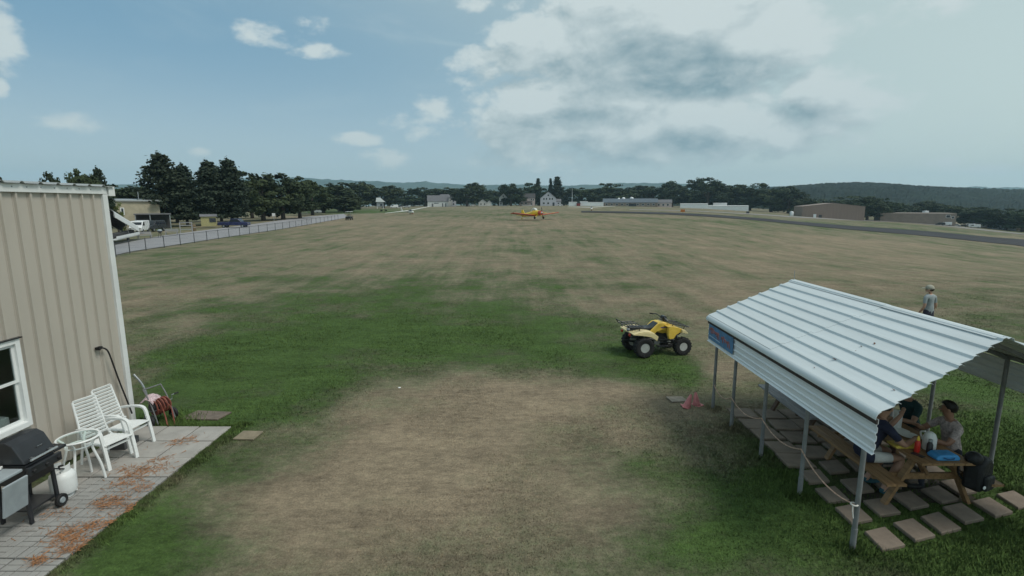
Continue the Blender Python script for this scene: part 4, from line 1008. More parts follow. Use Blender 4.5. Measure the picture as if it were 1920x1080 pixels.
person('person in a grey T-shirt and pale cap standing out on the field', (fp.x, fp.y, 0), R(18), ST,
       dict(skin=M_SKIN, shirt=grey, sleeve=grey, arm=M_SKIN, hand=M_SKIN, trousers=cloth('dark_shorts', (.04, .04, .06)), knee=M_SKIN, shin=M_SKIN, shoe=M_BLK), hairg, cap=cloth('khaki_cap', (.34, .33, .27)))

# ------------------------------------------------------------------ quad bike
def quad():
    t = thing('quad_bike', 'yellow quad bike with black racks parked on the green grass', 'quad bike', (0, 0, 0), 0)
    YEL = pm('yellow_bodywork', (.74, .50, .08), .35, .08, 3, spec=.5, coat=.2, dirt=.25, dirtcol=(.42, .33, .14)); CRM = pm('sunfaded_yellow', (.74, .62, .34), .45, .08, 3)
    TYR = pm('knobbly_tyre', (.020, .020, .021), .85, .3, 14, .5, bscale=25); RIM = pm('silver_rim', (.55, .56, .56), .4, .1, 6, metal=.4, dirt=.3, dirtcol=(.3, .28, .24)); SEAT = pm('dark_vinyl', (.025, .033, .04), .5, .2, 5)
    ENG = pm('engine_alloy', (.10, .10, .105), .5, .3, 9, metal=.5)
    for (x, y, r, w, n) in ((-.60, -.40, .285, .25, 26), (-.60, .40, .285, .25, 26), (.58, -.40, .255, .20, 26), (.58, .40, .255, .20, 26)):
        h = w / 2; ri = r * .47
        wh = thing('wheel', None, None); wh.parent = t; wh.location = (x, y, r)
        b = MB(); b.lathe([(ri, -h * .8), (r * .72, -h), (r * .92, -h * .92), (r * .985, -h * .6), (r, 0), (r * .985, h * .6), (r * .92, h * .92), (r * .72, h), (ri, h * .8)], (0, 0, 0), 'Y', n, closed=True)
        for k in range(18):
            a = k * 2 * math.pi / 18
            for s in (-1, 1):
                M = Matrix.Rotation(-(a + (.17 if s > 0 else 0)), 3, 'Y'); b.box(M @ Vector((r * .985, s * h * .42, 0)), (.028, h * .62, .04), M)
        b.build('tyre', TYR, wh, smooth=True)
        s = 1 if y > 0 else -1
        b = MB(); b.lathe([(ri, s * h * .78), (ri * .98, s * h * .5), (ri * .62, s * h * .22), (ri * .3, s * h * .30), (0, s * h * .30)], (0, 0, 0), 'Y', 22).lathe([(ri, -s * h * .78), (ri * .9, -s * h * .3), (0, -s * h * .3)], (0, 0, 0), 'Y', 22); b.build('rim', RIM, wh, smooth=True)
        MB().lathe([(.055, s * h * .20), (.055, s * h * .40), (.03, s * h * .48), (0, s * h * .5)], (0, 0, 0), 'Y', 12).build('hub', M_BLK, wh, smooth=True)
    # chassis
    MB().tube([(-.60, -.38, .285), (-.60, .38, .285)], .03, 8).tube([(.58, -.36, .255), (.58, .36, .255)], .025, 8).tube([(-.62, -.12, .32), (.62, -.12, .30)], .022, 8).tube([(-.62, .12, .32), (.62, .12, .30)], .022, 8).box((-.60, 0, .29), (.16, .2, .16)).build('chassis', M_BLKP, t)
    for s in (-1, 1):
        MB().bar((.56, s * .12, .32), (.58, s * .34, .27), .03, .03).bar((.50, s * .14, .58), (.56, s * .30, .28), .045, .045).build('front_suspension', ENG, t)
    e = MB().box((-.02, 0, .40), (.34, .26, .22)).build('engine', ENG, t, bevel=.02)
    for k in range(5): MB().box((.06, 0, .50 + k * .028), (.19, .24, .013)).build('cooling_fin', ENG, e)
    MB().lathe([(0, -.17), (.09, -.17), (.10, -.14), (.10, -.10)], (-.08, 0, .36), 'Y', 16).build('clutch_cover', pm('alloy_cover', (.30, .30, .30), .4, .2, metal=.6), e, smooth=True)
    MB().tube(smooth_path([(.16, -.1, .45), (.22, -.16, .40), (.0, -.19, .42), (-.4, -.22, .48), (-.75, -.22, .55)], 5), .026, 8).tube([(-.55, -.22, .52), (-.92, -.22, .58)], .05, 10)   .build('exhaust', ENG, t, smooth=True)
    for s in (-1, 1): MB().box((.02, s * .30, .27), (.30, .15, .025)).bar((.02, s * .1, .30), (.02, s * .24, .27), .03, .03).build('footrest', M_BLKP, t)
    # bodywork: rear fender sheet with down-turned tips
    def sheet(name, top, w0, w1, m, th=.022, parent=t):
        P = top + [(p[0], p[1] - th) for p in top[::-1]]
        return MB().prism(P, w0, w1, 'Y').build(name, m, parent, bevel=.008)
    sheet('rear_fender', [(-.95, .765), (-.80, .80), (-.60, .825), (-.42, .80), (-.32, .765)], -.47, .47, CRM, .028)
    for s in (-1, 1):
        MB().prism([(-.95, .745), (-.60, .80), (-.33, .76), (-.20, .66), (-.24, .535), (-.32, .60), (-.42, .655), (-.62, .70)], s * .45, s * .475, 'Y').build('fender_side', CRM, t, bevel=.008)
        MB().prism([(-.33, .76), (-.10, .97), (.04, .99), (.20, .95), (.34, .90), (.34, .80), (.18, .66), (.14, .74), (.03, .775), (-.12, .74), (-.24, .62), (-.30, .66)], s * .16, s * .215, 'Y').build('side_cowl', YEL, t, bevel=.014)
        MB().prism([(.14, .90), (.34, .90), (.58, .82), (.70, .715), (.66, .70), (.50, .725), (.38, .66), (.31, .55), (.17, .545), (.13, .66)], s * .30, s * .40, 'Y').build('front_fender', YEL, t, bevel=.018)
        MB().prism([(.52, .83), (.60, .815), (.715, .71), (.66, .705), (.52, .735)], s * .40, s * .47, 'Y').build('fender_lip', CRM, t, bevel=.01)
        d = MB().prism([(-.02, .87), (.16, .88), (.20, .85), (.02, .84)], s * .217, s * .219, 'Y').build('decal', pm('violet_decal', (.10, .08, .22), .4), t)
        MB().prism([(.16, .86), (.26, .835), (.25, .82), (.15, .84)], s * .217, s * .2195, 'Y').build('decal_tail', pm('dark_decal', (.06, .05, .05), .4), d)
    sheet('front_deck', [(.10, .93), (.30, .905), (.52, .845), (.60, .80)], -.40, .40, YEL, .03)
    MB().prism([(-.12, .72), (-.13, .94), (-.04, 1.0), (.08, 1.005), (.24, .96), (.36, .90), (.34, .70), (.1, .66)], -.155, .155, 'Y').build('tank_cover', YEL, t, bevel=.03, seg=3, smooth=True)
    MB().prism([(-.88, .82), (-.86, .885), (-.60, .875), (-.36, .855), (-.24, .87), (-.08, .985), (-.04, .975), (-.14, .84), (-.26, .775), (-.85, .79)], -.15, .15, 'Y').build('seat', SEAT, t, bevel=.03, seg=3, smooth=True)
    MB().prism([(.30, .80), (.64, .74), (.66, .62), (.52, .56), (.34, .62)], -.16, .16, 'Y').build('nose', M_BLKP, t, bevel=.02)
    for s in (-1, 1): MB().lathe([(0, .0), (.055, .0), (.06, .03), (.05, .05), (0, .055)], (.63, s * .11, .70), 'X', 14).build('headlight', pm('headlight_lens', (.6, .62, .6), .2, .05, spec=.6), t, smooth=True)
    # steering
    hb = MB(); hb.tube([(.26, 0, .88), (.14, 0, 1.08)], .022, 8); hb.tube(smooth_path([(.02, -.39, 1.13), (.08, -.25, 1.15), (.15, -.10, 1.09), (.15, .10, 1.09), (.08, .25, 1.15), (.02, .39, 1.13)], 5), .014, 8)
    hbo = hb.build('handlebar', M_BLKP, t, smooth=True)
    for s in (-1, 1):
        MB().tube([(.03, s * .36, 1.132), (-.01, s * .48, 1.125)], .019, 8).build('grip', M_BLK, hbo, smooth=True); MB().tube([(.08, s * .30, 1.14), (.08, s * .44, 1.10)], .007, 6).build('brake_lever', M_CHR, hbo)
    MB().prism([(.10, 1.07), (.13, 1.16), (.22, 1.15), (.26, 1.06), (.20, 1.02)], -.09, .09, 'Y').build('instrument_pod', M_BLKP, hbo, bevel=.02)
    # racks
    def rack(name, x0, x1, z0, z1, w):
        b = MB(); r = .0125
        b.tube([(x0, -w, z0), (x1, -w, z1), (x1, w, z1), (x0, w, z0), (x0, -w, z0)], r, 6)
        for k in range(1, 5): xx = x0 + (x1 - x0) * k / 5; zz = z0 + (z1 - z0) * k / 5; b.tube([(xx, -w, zz), (xx, w, zz)], r * .8, 6)
        for yy in (-w * .45, w * .45): b.tube([(x0, yy, z0), (x1, yy, z1)], r * .8, 6)
        for sx in (.15, .8):
            for s in (-1, 1): xx = x0 + (x1 - x0) * sx; zz = z0 + (z1 - z0) * sx; b.tube([(xx, s * w * .9, zz), (xx, s * w * .7, zz - .12)], r, 6)
        return b.build(name, M_BLKP, t, smooth=True)
    rack('front_rack', .22, .78, .985, .87, .36); r_ = rack('rear_rack', -.62, -1.06, .935, .935, .37)
    MB().tube([(-1.06, -.37, .935), (-1.12, -.37, 1.03), (-1.12, .37, 1.03), (-1.06, .37, .935)], .012, 6).build('rack_rail', M_BLKP, r_, smooth=True)
    for s in (-1, 1): MB().box((-.98, s * .26, .70), (.04, .10, .07)).build('tail_light', pm('red_lens', (.35, .03, .02), .3, .1), t, bevel=.01)
    MB().tube([(-.62, 0, .33), (-1.0, 0, .42), (-1.08, 0, .42)], .03, 8).build('tow_hitch', M_BLKP, t)
    c = MB(); c.ell((-1.02, -.26, .86), (.05, .06, .05)).build('wire_coil', M_STEEL, t)
    for c_ in list(t.children):
        if c_.name.split('.')[0] in ('rear_fender', 'fender_side', 'side_cowl', 'front_fender', 'fender_lip', 'decal', 'front_deck', 'tank_cover', 'seat', 'nose', 'headlight', 'handlebar', 'front_rack', 'rear_rack', 'tail_light', 'wire_coil'): c_.location.z -= .075
    MB().box((-.02, 0, .46), (.62, .20, .30)).build('frame_cover', M_BLKP, t, bevel=.03)
    a, b = gp(1203, 671), gp(1281, 664); hd = math.atan2(b.y - a.y, b.x - a.x) - R(4)
    f = Matrix.Rotation(hd, 3, 'Z'); sc = (b - a).length / 1.18
    print('quad scale', sc, math.degrees(hd))
    sc = min(sc, .99); t.scale = (sc,) * 3; t.rotation_euler = (0, 0, hd)
    mid = (a + b) / 2; off = f @ Vector((-.01 * sc, -.40 * sc, 0)); t.location = (mid.x - off.x, mid.y - off.y, 0.0)
quad()
# ------------------------------------------------------------------ cones and a board by the shelter
M_CONE = pm('faded_pink_cone', (.52, .19, .19), .6, .2, 5)
def cone(label, loc, tilt, rz):
    t = thing('traffic_cone', label, 'traffic cone', loc, rz, 'faded cones by the shelter')
    t.rotation_euler = (0, tilt, rz); t.scale = (.8, .8, .72)
    MB().box((0, 0, .012), (.27, .27, .024)).build('base', M_CONE, t, bevel=.01)
    MB().lathe([(.105, .024), (.03, .40), (.022, .41), (.016, .41), (.09, .024)], n=18).build('body', M_CONE, t, smooth=True)
p = gp(1287, 764); cone('faded pink traffic cone nearest the flat board', (p.x, p.y, 0), R(16), 0)
p = gp(1306, 760); cone('faded pink traffic cone nearest the shelter post', (p.x, p.y, .0), R(-9), .4)
p = gp(1268, 750); o = MB().prism([(-.20, -.13), (.17, -.16), (.22, .1), (-.16, .15)], 0, .022, 'Z').build('flat_board', pm('bleached_board', (.26, .225, .18), .85, .15, 8), None, bevel=.004); o.location = (p.x, p.y, .01); o.rotation_euler = (R(2), R(3), .3); tag(o, 'bleached board lying flat beside the pink cones', 'board')
# dead leaves and rust flecks on the shelter roof
rs = random.Random(12); lf = MB(); lf.add([(-.03, 0, 0), (0, -.016, .006), (.03, 0, .002), (0, .016, .006), (0, 0, -.002)], [(0, 1, 4), (1, 2, 4), (2, 3, 4), (3, 0, 4)]); lm = lf.mesh('dead_leaf', pm('dead_leaf', (.13, .05, .025), .8, .3, 30))
ang_ = math.atan2(RZ - EZ, PXC - EX)
for (px, py, s, lab) in ((1566, 675, 1.5, 'largest dead leaf, in the middle of the white shelter roof'), (1481, 632, 1.1, 'dead leaf highest up at the far end of the shelter roof'), (1615, 650, .8, 'left one of the dead leaves near the roof ridge'), (1640, 645, .9, 'dead leaf closest to the roof ridge'), (1604, 659, .6, 'tiny dead leaf just below the pair near the ridge'), (1676, 732, .7, 'dead leaf at the near low corner of the shelter roof'), (1527, 690, .5, 'tiny dead leaf low down near the banner side eave')):
    r = ray(px, py); # meet the left roof plane
    nrm = Vector((-math.sin(ang_), 0, math.cos(ang_))); q = Vector((EX, 0, EZ)); tt = (q - Vector((0, 0, CAMH))).dot(nrm) / r.dot(nrm); pp = Vector((0, 0, CAMH)) + r * tt + nrm * .008
    o = link_mesh('dead_leaf', lm, None, pp, 0, s); o.rotation_euler = (0, -ang_, rs.random() * 6); tag(o, lab, 'leaf', 'dead leaves on the shelter roof')
o = MB().ell((0, 0, .015), (.035, .025, .012)).build('litter', M_WPL); p = gp(749, 728); o.location = p; tag(o, 'small scrap of white paper on the grass', 'litter')
# ------------------------------------------------------------------ trees
def leaf_mat(name, col, var=.35):
    m = bpy.data.materials.new(name); m.use_nodes = True; n = NT(m.node_tree)
    geo = n.new('ShaderNodeNewGeometry'); oi = n.new('ShaderNodeObjectInfo')
    nz = n.noise(geo.outputs['Position'], .45, 4, .6)
    at = n.new('ShaderNodeAttribute', attribute_name='rnd'); at.attribute_type = 'GEOMETRY'
    f = n.math('ADD', n.math('MULTIPLY', nz, .5), n.math('MULTIPLY', at.outputs['Fac'], .5))
    c = n.mix(f, tuple(x * (1 - var) for x in col), tuple(x * (1 + var) for x in col))
    c = n.mix(n.math('MULTIPLY', oi.outputs['Random'], .5), c, (col[0] * 1.25, col[1] * 1.0, col[2] * .8))
    b = n.new('ShaderNodeBsdfPrincipled'); n.link(c, b.inputs['Base Color']); b.inputs['Roughness'].default_value = .75; b.inputs['Specular IOR Level'].default_value = .15
    o = n.new('ShaderNodeOutputMaterial'); n.link(b.outputs[0], o.inputs[0]); return m
M_PINE = leaf_mat('pine_foliage', (.034, .050, .034)); M_LEAF = leaf_mat('broadleaf_foliage', (.046, .068, .034)); M_LEAFD = leaf_mat('dark_broadleaf_foliage', (.036, .054, .030)); M_LEAFL = leaf_mat('light_foliage', (.10, .13, .04))
M_BARK = pm('bark', (.085, .068, .055), .9, .3, 3, .5)
def leaf_mesh(name, C, N, size, mat, seed):
    """C: leaf centres, N: outward hints"""
    rs = np.random.RandomState(seed); k = len(C)
    n = N + rs.randn(k, 3) * .7; n /= np.linalg.norm(n, axis=1, keepdims=True) + 1e-9
    a = np.cross(n, rs.randn(k, 3)); a /= np.linalg.norm(a, axis=1, keepdims=True) + 1e-9; b = np.cross(n, a)
    s = size * rs.uniform(.55, 1.25, (k, 1))
    q = np.stack([C - a * s - b * s * .55, C + a * s * .3 - b * s * .7, C + a * s + b * s * .4, C - a * s * .4 + b * s * .75], 1).reshape(-1, 3)
    me = bpy.data.meshes.new(name); me.vertices.add(4 * k); me.vertices.foreach_set('co', q.astype(np.float32).ravel())
    me.loops.add(4 * k); me.loops.foreach_set('vertex_index', np.arange(4 * k, dtype=np.int32)); me.polygons.add(k)
    me.polygons.foreach_set('loop_start', np.arange(0, 4 * k, 4, dtype=np.int32)); 
    me.update(calc_edges=True); me.validate()
    at = me.attributes.new('rnd', 'FLOAT', 'POINT'); at.data.foreach_set('value', np.repeat(rs.rand(k), 4).astype(np.float32))
    me.materials.append(mat); return me
def broadleaf(seed, mat, n_clump=105, per=75, leaf=.235, tall=1.0):
    """crown about 10 m tall and 8 m wide on a short trunk, total height 10"""
    rs = np.random.RandomState(seed); C = []; N = []; trunk = MB()
    lean = rs.uniform(-.3, .3, 2)
    trunk.tube([(0, 0, -.3), (lean[0] * .3, lean[1] * .3, 2.0), (lean[0], lean[1], 4.5), (lean[0] * 1.3, lean[1] * 1.3, 7)], [.34, .26, .18, .06], 8)
    lobes = [(np.array([lean[0], lean[1], 5.0]), np.array([3.1, 3.1, 4.0])), (np.array([lean[0], lean[1], 2.6]), np.array([2.9, 2.9, 1.9]))]
    for k in range(8):
        a = rs.rand() * 6.28; r = rs.uniform(1.3, 2.5); z = rs.uniform(1.6, 7.6); lobes.append((np.array([r * math.cos(a), r * math.sin(a), z]), np.array([1.0, 1.0, .85]) * rs.uniform(1.2, 2.1)))
        trunk.tube([(lean[0] * .5, lean[1] * .5, 2.2 + .2 * k), tuple(lobes[-1][0] * np.array([.55, .55, .8])), tuple(lobes[-1][0])], [.13, .08, .03], 6)
    for k in range(n_clump):
        c, r = lobes[rs.randint(len(lobes))]; d = rs.randn(3); d /= np.linalg.norm(d); 
        if d[2] < -.75: d[2] *= -.4
        cc = c + d * r * rs.uniform(.75, 1.05); cr = rs.uniform(.45, .95)
        p = rs.randn(per, 3); p /= np.linalg.norm(p, axis=1, keepdims=True); p = cc + p * (rs.rand(per, 1) ** .45) * cr * np.array([1.15, 1.15, .8])
        C.append(p); N.append((p - c) / (np.linalg.norm(p - c, axis=1, keepdims=True) + 1e-6) + (p - cc) * .5)
    C = np.concatenate(C); N = np.concatenate(N); z0, z1 = C[:, 2].min(), C[:, 2].max(); s = 10.0 / z1
    C[:, 2] *= s
    return leaf_mesh('crown', C, N, leaf, mat, seed), trunk.mesh('trunk', M_BARK, True)
def pine(seed, per=38, leaf=.165):
    """white-pine habit: tall trunk, tiers of up-swept plumes, ragged top; height 10, width about 5"""
    rs = np.random.RandomState(seed); C = []; N = []; tr = MB(); tr.tube([(0, 0, -.3), (.05, 0, 3), (-.05, .05, 7), (0, 0, 9.6)], [.20, .16, .09, .02], 8)
    for i in range(20):
        z = 1.2 + 8.2 * (i / 19) ** .95; u = (z - 1.2) / 8.4; rmax = (2.75 * (1 - u) ** .85 + .22) * (1.0 if u > .12 else .75)
        for k in range(rs.randint(5, 8)):
            a = rs.rand() * 6.28; L = rmax * rs.uniform(.55, 1.12); d = np.array([math.cos(a), math.sin(a), rs.uniform(.02, .28)])
            e = np.array([0, 0, z]) + d * L
            if L > .9: tr.tube([(0, 0, z - .1), tuple(np.array([0, 0, z]) + d * L * .6), tuple(e)], [.045, .03, .01], 4, False)
            for s in np.linspace(.35, 1.0, max(2, int(L * 2.2))):
                c = np.array([0, 0, z]) + d * L * s + np.array([0, 0, .10 * s]); m = per
                p = rs.randn(m, 3) * np.array([.30, .30, .13]) * (.75 + .35 * (1 - u)) + c; C.append(p); N.append((p - c) + np.array([0, 0, .25]) + d * .2)
    p = rs.randn(60, 3) * np.array([.12, .12, .35]) + np.array([0, 0, 9.6]); C.append(p); N.append(p * 0 + [0, 0, 1])
    return leaf_mesh('crown', np.concatenate(C), np.concatenate(N), leaf, M_PINE, seed), tr.mesh('trunk', M_BARK, True)
def spruce(seed, leaf=.18):
    rs = np.random.RandomState(seed); C = []; N = []; tr = MB(); tr.tube([(0, 0, -.3), (0, 0, 5), (0, 0, 9.8)], [.18, .11, .02], 8)
    for i in range(22):
        u = i / 21; z = 1.0 + 8.7 * u; r = 2.0 * (1 - u) ** .9 + .10
        for k in range(8):
            a = rs.rand() * 6.28; L = r * rs.uniform(.7, 1.15)
            for s in np.linspace(.3, 1, 3):
                c = np.array([math.cos(a) * L * s, math.sin(a) * L * s, z - .22 * L * s]); p = rs.randn(22, 3) * np.array([.2, .2, .10]) + c; C.append(p); N.append(p - c + [0, 0, .2])
    return leaf_mesh('crown', np.concatenate(C), np.concatenate(N), leaf, M_PINE, seed), tr.mesh('trunk', M_BARK, True)
BL = [broadleaf(21 + i, (M_LEAF, M_LEAFD)[i % 2]) for i in range(4)]; PN = [pine(41 + i) for i in range(3)]; SP = [spruce(61 + i) for i in range(2)]; LT = broadleaf(77, M_LEAFL, 60, 50, .25)
def tree(name, label, px, D, top_py, width_px, kind, i, group, cat='tree', sink=0.0, base=None):
    """stand a tree in column px at distance D with its top at row top_py"""
    b = pt(px, D) if base is None else base
    h = CAMH + (HZ - top_py) / FPX * D * 1.0 - b.z + sink; h = max(h, .7)
    crown, trunk = kind[i % len(kind)]
    wn = {id(BL): 7.4, id(PN): 5.2, id(SP): 3.9}.get(id(kind), 7.4)
    w = (width_px / FPX * D) / wn
    t = thing(name, label, cat, (b.x, b.y, b.z - sink), random.Random(int(px * 7 + D)).random() * 6.28, group); t.scale = (w, w, h / 10.0)
    link_mesh('crown', crown, t); link_mesh('trunk', trunk, t); return t
# big pines along the road
GP = 'pines beside the access road'
for i, (px, D, tp, w, lab) in enumerate([(316, 96, 291, 92, 'tallest dark pine, first of the row beside the road'), (356, 100, 311, 70, 'dark pine close behind the tallest pine'), (402, 104, 304, 74, 'dark pine with a narrow top, third in the row'),
        (440, 108, 301, 72, 'broad dark pine beside the gap in the pine row'), (338, 118, 322, 80, 'dark pine hidden behind the two tallest pines'), (420, 126, 318, 70, 'dark pine filling in behind the row')]):
    tree('pine_tree', lab, px, D, tp, w * 1.02, PN, i, GP)
G2 = 'trees at the end of the road'
for i, (px, D, tp, w, lab) in enumerate([(498, 128, 323, 78, 'dark leafy tree just past the gap in the pine row'), (535, 134, 326, 74, 'dark leafy tree in the middle of the clump by the road'), (566, 140, 333, 64, 'dark leafy tree at the right end of the roadside clump'),
        (478, 150, 336, 60, 'dark tree showing in the gap behind the pine row'), (610, 205, 345, 66, 'rounded tree first past the roadside clump'), (640, 225, 343, 62, 'rounded tree with a small peak above the light meadow'), (676, 340, 342, 60, 'broad dome-shaped tree left of the white-roofed hut'),
        (722, 345, 348, 54, 'lower rounded tree just behind the white-roofed hut'), (590, 172, 352, 60, 'low dark tree at the meadow edge by the roadside clump'), (650, 200, 366, 52, 'low bushy tree at the back of the light meadow')]):
    tree('leafy_tree', lab, px, D, tp, w * 1.25, BL, i, G2)
G3 = 'trees behind the metal building'
for i, (px, D, tp, w, k, lab) in enumerate([(105, 60, 324, 32, BL, 'round treetop showing over the metal roof edge'), (170, 66, 320, 46, BL, 'bushy treetop over the corner end of the metal roof'), (200, 70, 317, 38, PN, 'ragged pine top just above the roof corner'), (20, 80, 333, 16, SP, 'tiny pointed treetop over the far end of the metal roof'),
        (232, 106, 347, 84, BL, 'dark tree behind the beige house by the road'), (266, 112, 350, 70, BL, 'dark tree between the beige house and the pines'), (296, 122, 356, 60, BL, 'dark tree low behind the tallest pine')]):
    tree('background_tree', lab, px, D, tp, w * 1.2, k, i + 1, G3)
tree('young_tree', 'small light green tree beside the beige house wall', 226, 72, 374, 34, [LT], 0, None)
G4 = 'trees along the far edge of the airfield'
far = [(762, 430, 356, 60, 0, 'low tree left of the white barn'), (800, 440, 352, 56, 0, 'tree rising behind the white barn'), (838, 450, 352, 56, 0, 'tree beside the white barn on its right'), (877, 400, 343, 50, 0, 'big dark round tree right of the white barn'), (915, 450, 356, 46, 0, 'low pale tree between the two big round trees'),
       (958, 405, 345, 42, 0, 'dark round tree between the small house and the pink house'), (936, 470, 356, 50, 0, 'tree behind the small house'), (985, 470, 350, 46, 0, 'tree behind the pink house'), (1010, 440, 344, 44, 0, 'dark tree between the pink house and the gabled house'),
       (1055, 450, 352, 44, 0, 'tree right of the gabled house'), (1088, 440, 353, 46, 0, 'tree right of the tall white pole'), (1120, 430, 354, 50, 0, 'tree over the end of the long white shed'), (1155, 440, 344, 62, 0, 'high rounded tree behind the long low terminal'), (1190, 450, 349, 56, 0, 'tree in the middle behind the long low terminal'),
       (1222, 445, 350, 54, 0, 'tree behind the right end of the terminal'), (1256, 430, 340, 44, 0, 'tall tree with a small top left of the biggest tree'), (1285, 440, 350, 50, 0, 'lower tree in front of the biggest tree'), (1322, 400, 334, 62, 0, 'biggest tree on the far edge, above the long white sheds'),
       (1365, 410, 349, 58, 0, 'tree right of the biggest tree'), (1400, 400, 346, 60, 0, 'rounded tree above the right end of the white sheds'), (1440, 390, 345, 60, 0, 'high tree where the wood meets the ridge'), (1472, 380, 350, 52, 0, 'tree left of the brown hangar'), (1340, 450, 352, 60, 0, 'tree behind the biggest tree')]
for i, (px, D, tp, w, k, lab) in enumerate(far): tree('edge_tree', lab, px, D, tp, w * 1.22, BL, i, G4)
for i, (px, D, tp, w, lab) in enumerate([(1008, 430, 336, 14, 'pointed spruce standing over the pink house'), (1031, 440, 336, 10, 'thin spruce between two taller trees'), (1043, 435, 333, 24, 'tall spruce behind the gabled house')]):
    tree('spruce_tree', lab, px, D, tp, w * 1.3, SP, i, G4)
G5 = 'trees below the wooded ridge'
low = [(1500, 360, 372, 40, 'tree left of the brown hangar roof'), (1620, 300, 368, 46, 'dark tree right of the brown hangar'), (1640, 310, 372, 40, 'tree between the two hangars'), (1598, 330, 374, 44, 'tree behind the brown hangar'), (1665, 340, 378, 40, 'tree behind the long tan hangar'), (1690, 350, 380, 36, 'second tree behind the long tan hangar'),
       (1560, 380, 368, 60, 'tree behind the middle of the brown hangar'), (1750, 330, 382, 44, 'tree past the end of the tan hangar'), (1780, 320, 386, 46, 'tree above the parked cars'), (1812, 310, 388, 48, 'tree above the white vans'), (1845, 300, 388, 48, 'tree behind the grey house'), (1880, 290, 390, 54, 'tree behind the tail of small houses'), (1912, 280, 392, 54, 'tree at the right edge of the view'), (1730, 360, 376, 50, 'taller tree behind the tan hangar end')]
for i, (px, D, tp, w, lab) in enumerate(low): tree('lower_tree', lab, px, D, tp, w * 1.3, BL, i + 2, G5)

# the wood that closes the field behind the single trees: one mass
def woodland():
    rs = np.random.RandomState(91); C = []; N = []
    for i in range(1500):
        px = rs.uniform(430, 1760); D = rs.uniform(470, 600) if px < 1480 else rs.uniform(380, 520)
        if px < 640: D = rs.uniform(250, 420)
        b = pt(px, D); top = np.interp(px, [430, 560, 640, 760, 900, 1060, 1160, 1300, 1420, 1500, 1600, 1760], [8.5, 9, 11, 12, 12, 12, 15, 15, 16, 13, 11, 9]) * (D / 500 if px > 640 else .8) * (.75 + .5 * float(vnoise(np.array(px / 22.0), np.array(D / 30.0), 31)))
        z = top * rs.rand() ** .6; r = rs.uniform(1.6, 3.0); k = 20; p = rs.randn(k, 3); p /= np.linalg.norm(p, axis=1, keepdims=True); p = p * r * np.array([1.2, 1, .8]) + np.array([b.x, b.y, b.z + z]); C.append(p); N.append(p - np.array([b.x, b.y, b.z + z - 1]))
    me = leaf_mesh('woodland', np.concatenate(C), np.concatenate(N), .95, M_LEAFD, 92); o = bpy.data.objects.new('woodland', me); COL.objects.link(o); tag(o, 'dark distant woodland closing the far side of the field', 'woodland', kind='stuff')
woodland()
# ------------------------------------------------------------------ wire fence
def fence():
    M_FP = pm('fence_pipe', (.085, .09, .095), .6, .2, 4, metal=.3); M_WIRE = pm('fence_wire', (.22, .23, .24), .6, .1, metal=.4)
    P = np.array([(p.x, p.y) for p in fence_pts]); s = np.concatenate([[0], np.cumsum(np.hypot(*np.diff(P, axis=0).T))])
    o0 = Vector((P[1][0], P[1][1], gz(*P[1]))); t = thing('wire_fence', 'low chain-link fence with dark posts along the access road', 'fence', o0)
    H = 1.12; n = int(s[-1] / 3.05); q = []
    for i in range(n + 1):
        d = s[-1] * i / n; x, y = float(np.interp(d, s, P[:, 0])), float(np.interp(d, s, P[:, 1])); q.append(Vector((x, y, gz(x, y))) - o0)
    pm_ = MB().tube([(0, 0, -.1), (0, 0, H)], .036, 8).lathe([(.04, H), (.04, H + .02), (0, H + .05)], n=8).mesh('post', M_FP, True)
    for p in q: link_mesh('post', pm_, t, p)
    for i in range(n):
        a, b = q[i], q[i + 1]; L = (b - a).length
        MB().tube([a + Vector((0, 0, H - .03)), b + Vector((0, 0, H - .03))], .022, 6).build('top_rail', M_FP, t)
        if i < 20:
            m = MB(); e = (b - a) / L; k = int(L / .18)
            for j in range(-6, k):
                for sg in (0, 1):
                    x0, x1 = j * .18, j * .18 + 1.05
                    z0, z1 = .04, H - .05
                    if sg: x0, x1 = x1, x0
                    # clip to the bay
                    def cl(xa, za, xb, zb):
                        if xa < 0: za += (0 - xa) / (xb - xa) * (zb - za); xa = 0
                        if xa > L: za += (L - xa) / (xb - xa) * (zb - za); xa = L
                        return xa, za
                    if max(x0, x1) <= 0 or min(x0, x1) >= L: continue
                    xa, za = cl(x0, z0, x1, z1); xb, zb = cl(x1, z1, x0, z0)
                    m.bar(a + e * xa + Vector((0, 0, za)), a + e * xb + Vector((0, 0, zb)), .005, .005)
            tag(m.build('wire_mesh', M_WIRE, t), kind='stuff')
fence()

# ------------------------------------------------------------------ buildings
M_CREAM = pm('cream_wall', (.40, .36, .26), .8, .1, 1.5); M_WALLW = pm('white_wall', (.62, .63, .62), .7, .08, .8); M_PINK = pm('pinkish_wall', (.50, .42, .40), .75, .08, .8); M_LILAC = pm('pale_grey_wall', (.46, .47, .52), .75, .08, .8)
M_BROWNM = pm('brown_metal_wall', (.235, .175, .145), .6, .08, .4, stretch=(6, 6, .3)); M_TAN = pm('tan_wall', (.22, .18, .15), .7, .1, .4)
M_RG = pm('grey_shingle', (.14, .14, .15), .85, .2, 1.5); M_RD = pm('dark_shingle', (.06, .058, .06), .85, .2, 1.5); M_RB = pm('blue_grey_roof', (.10, .125, .15), .7, .15, 1); M_RW = pm('bright_white_roof', (.74, .77, .78), .5, .05, 1)
M_WIN = pm('dark_window', (.03, .035, .045), .2, .2, 1, spec=.6)
def facing(p): return math.atan2(-p.x, p.y)          # turns a front at local -y towards the camera's side of the field
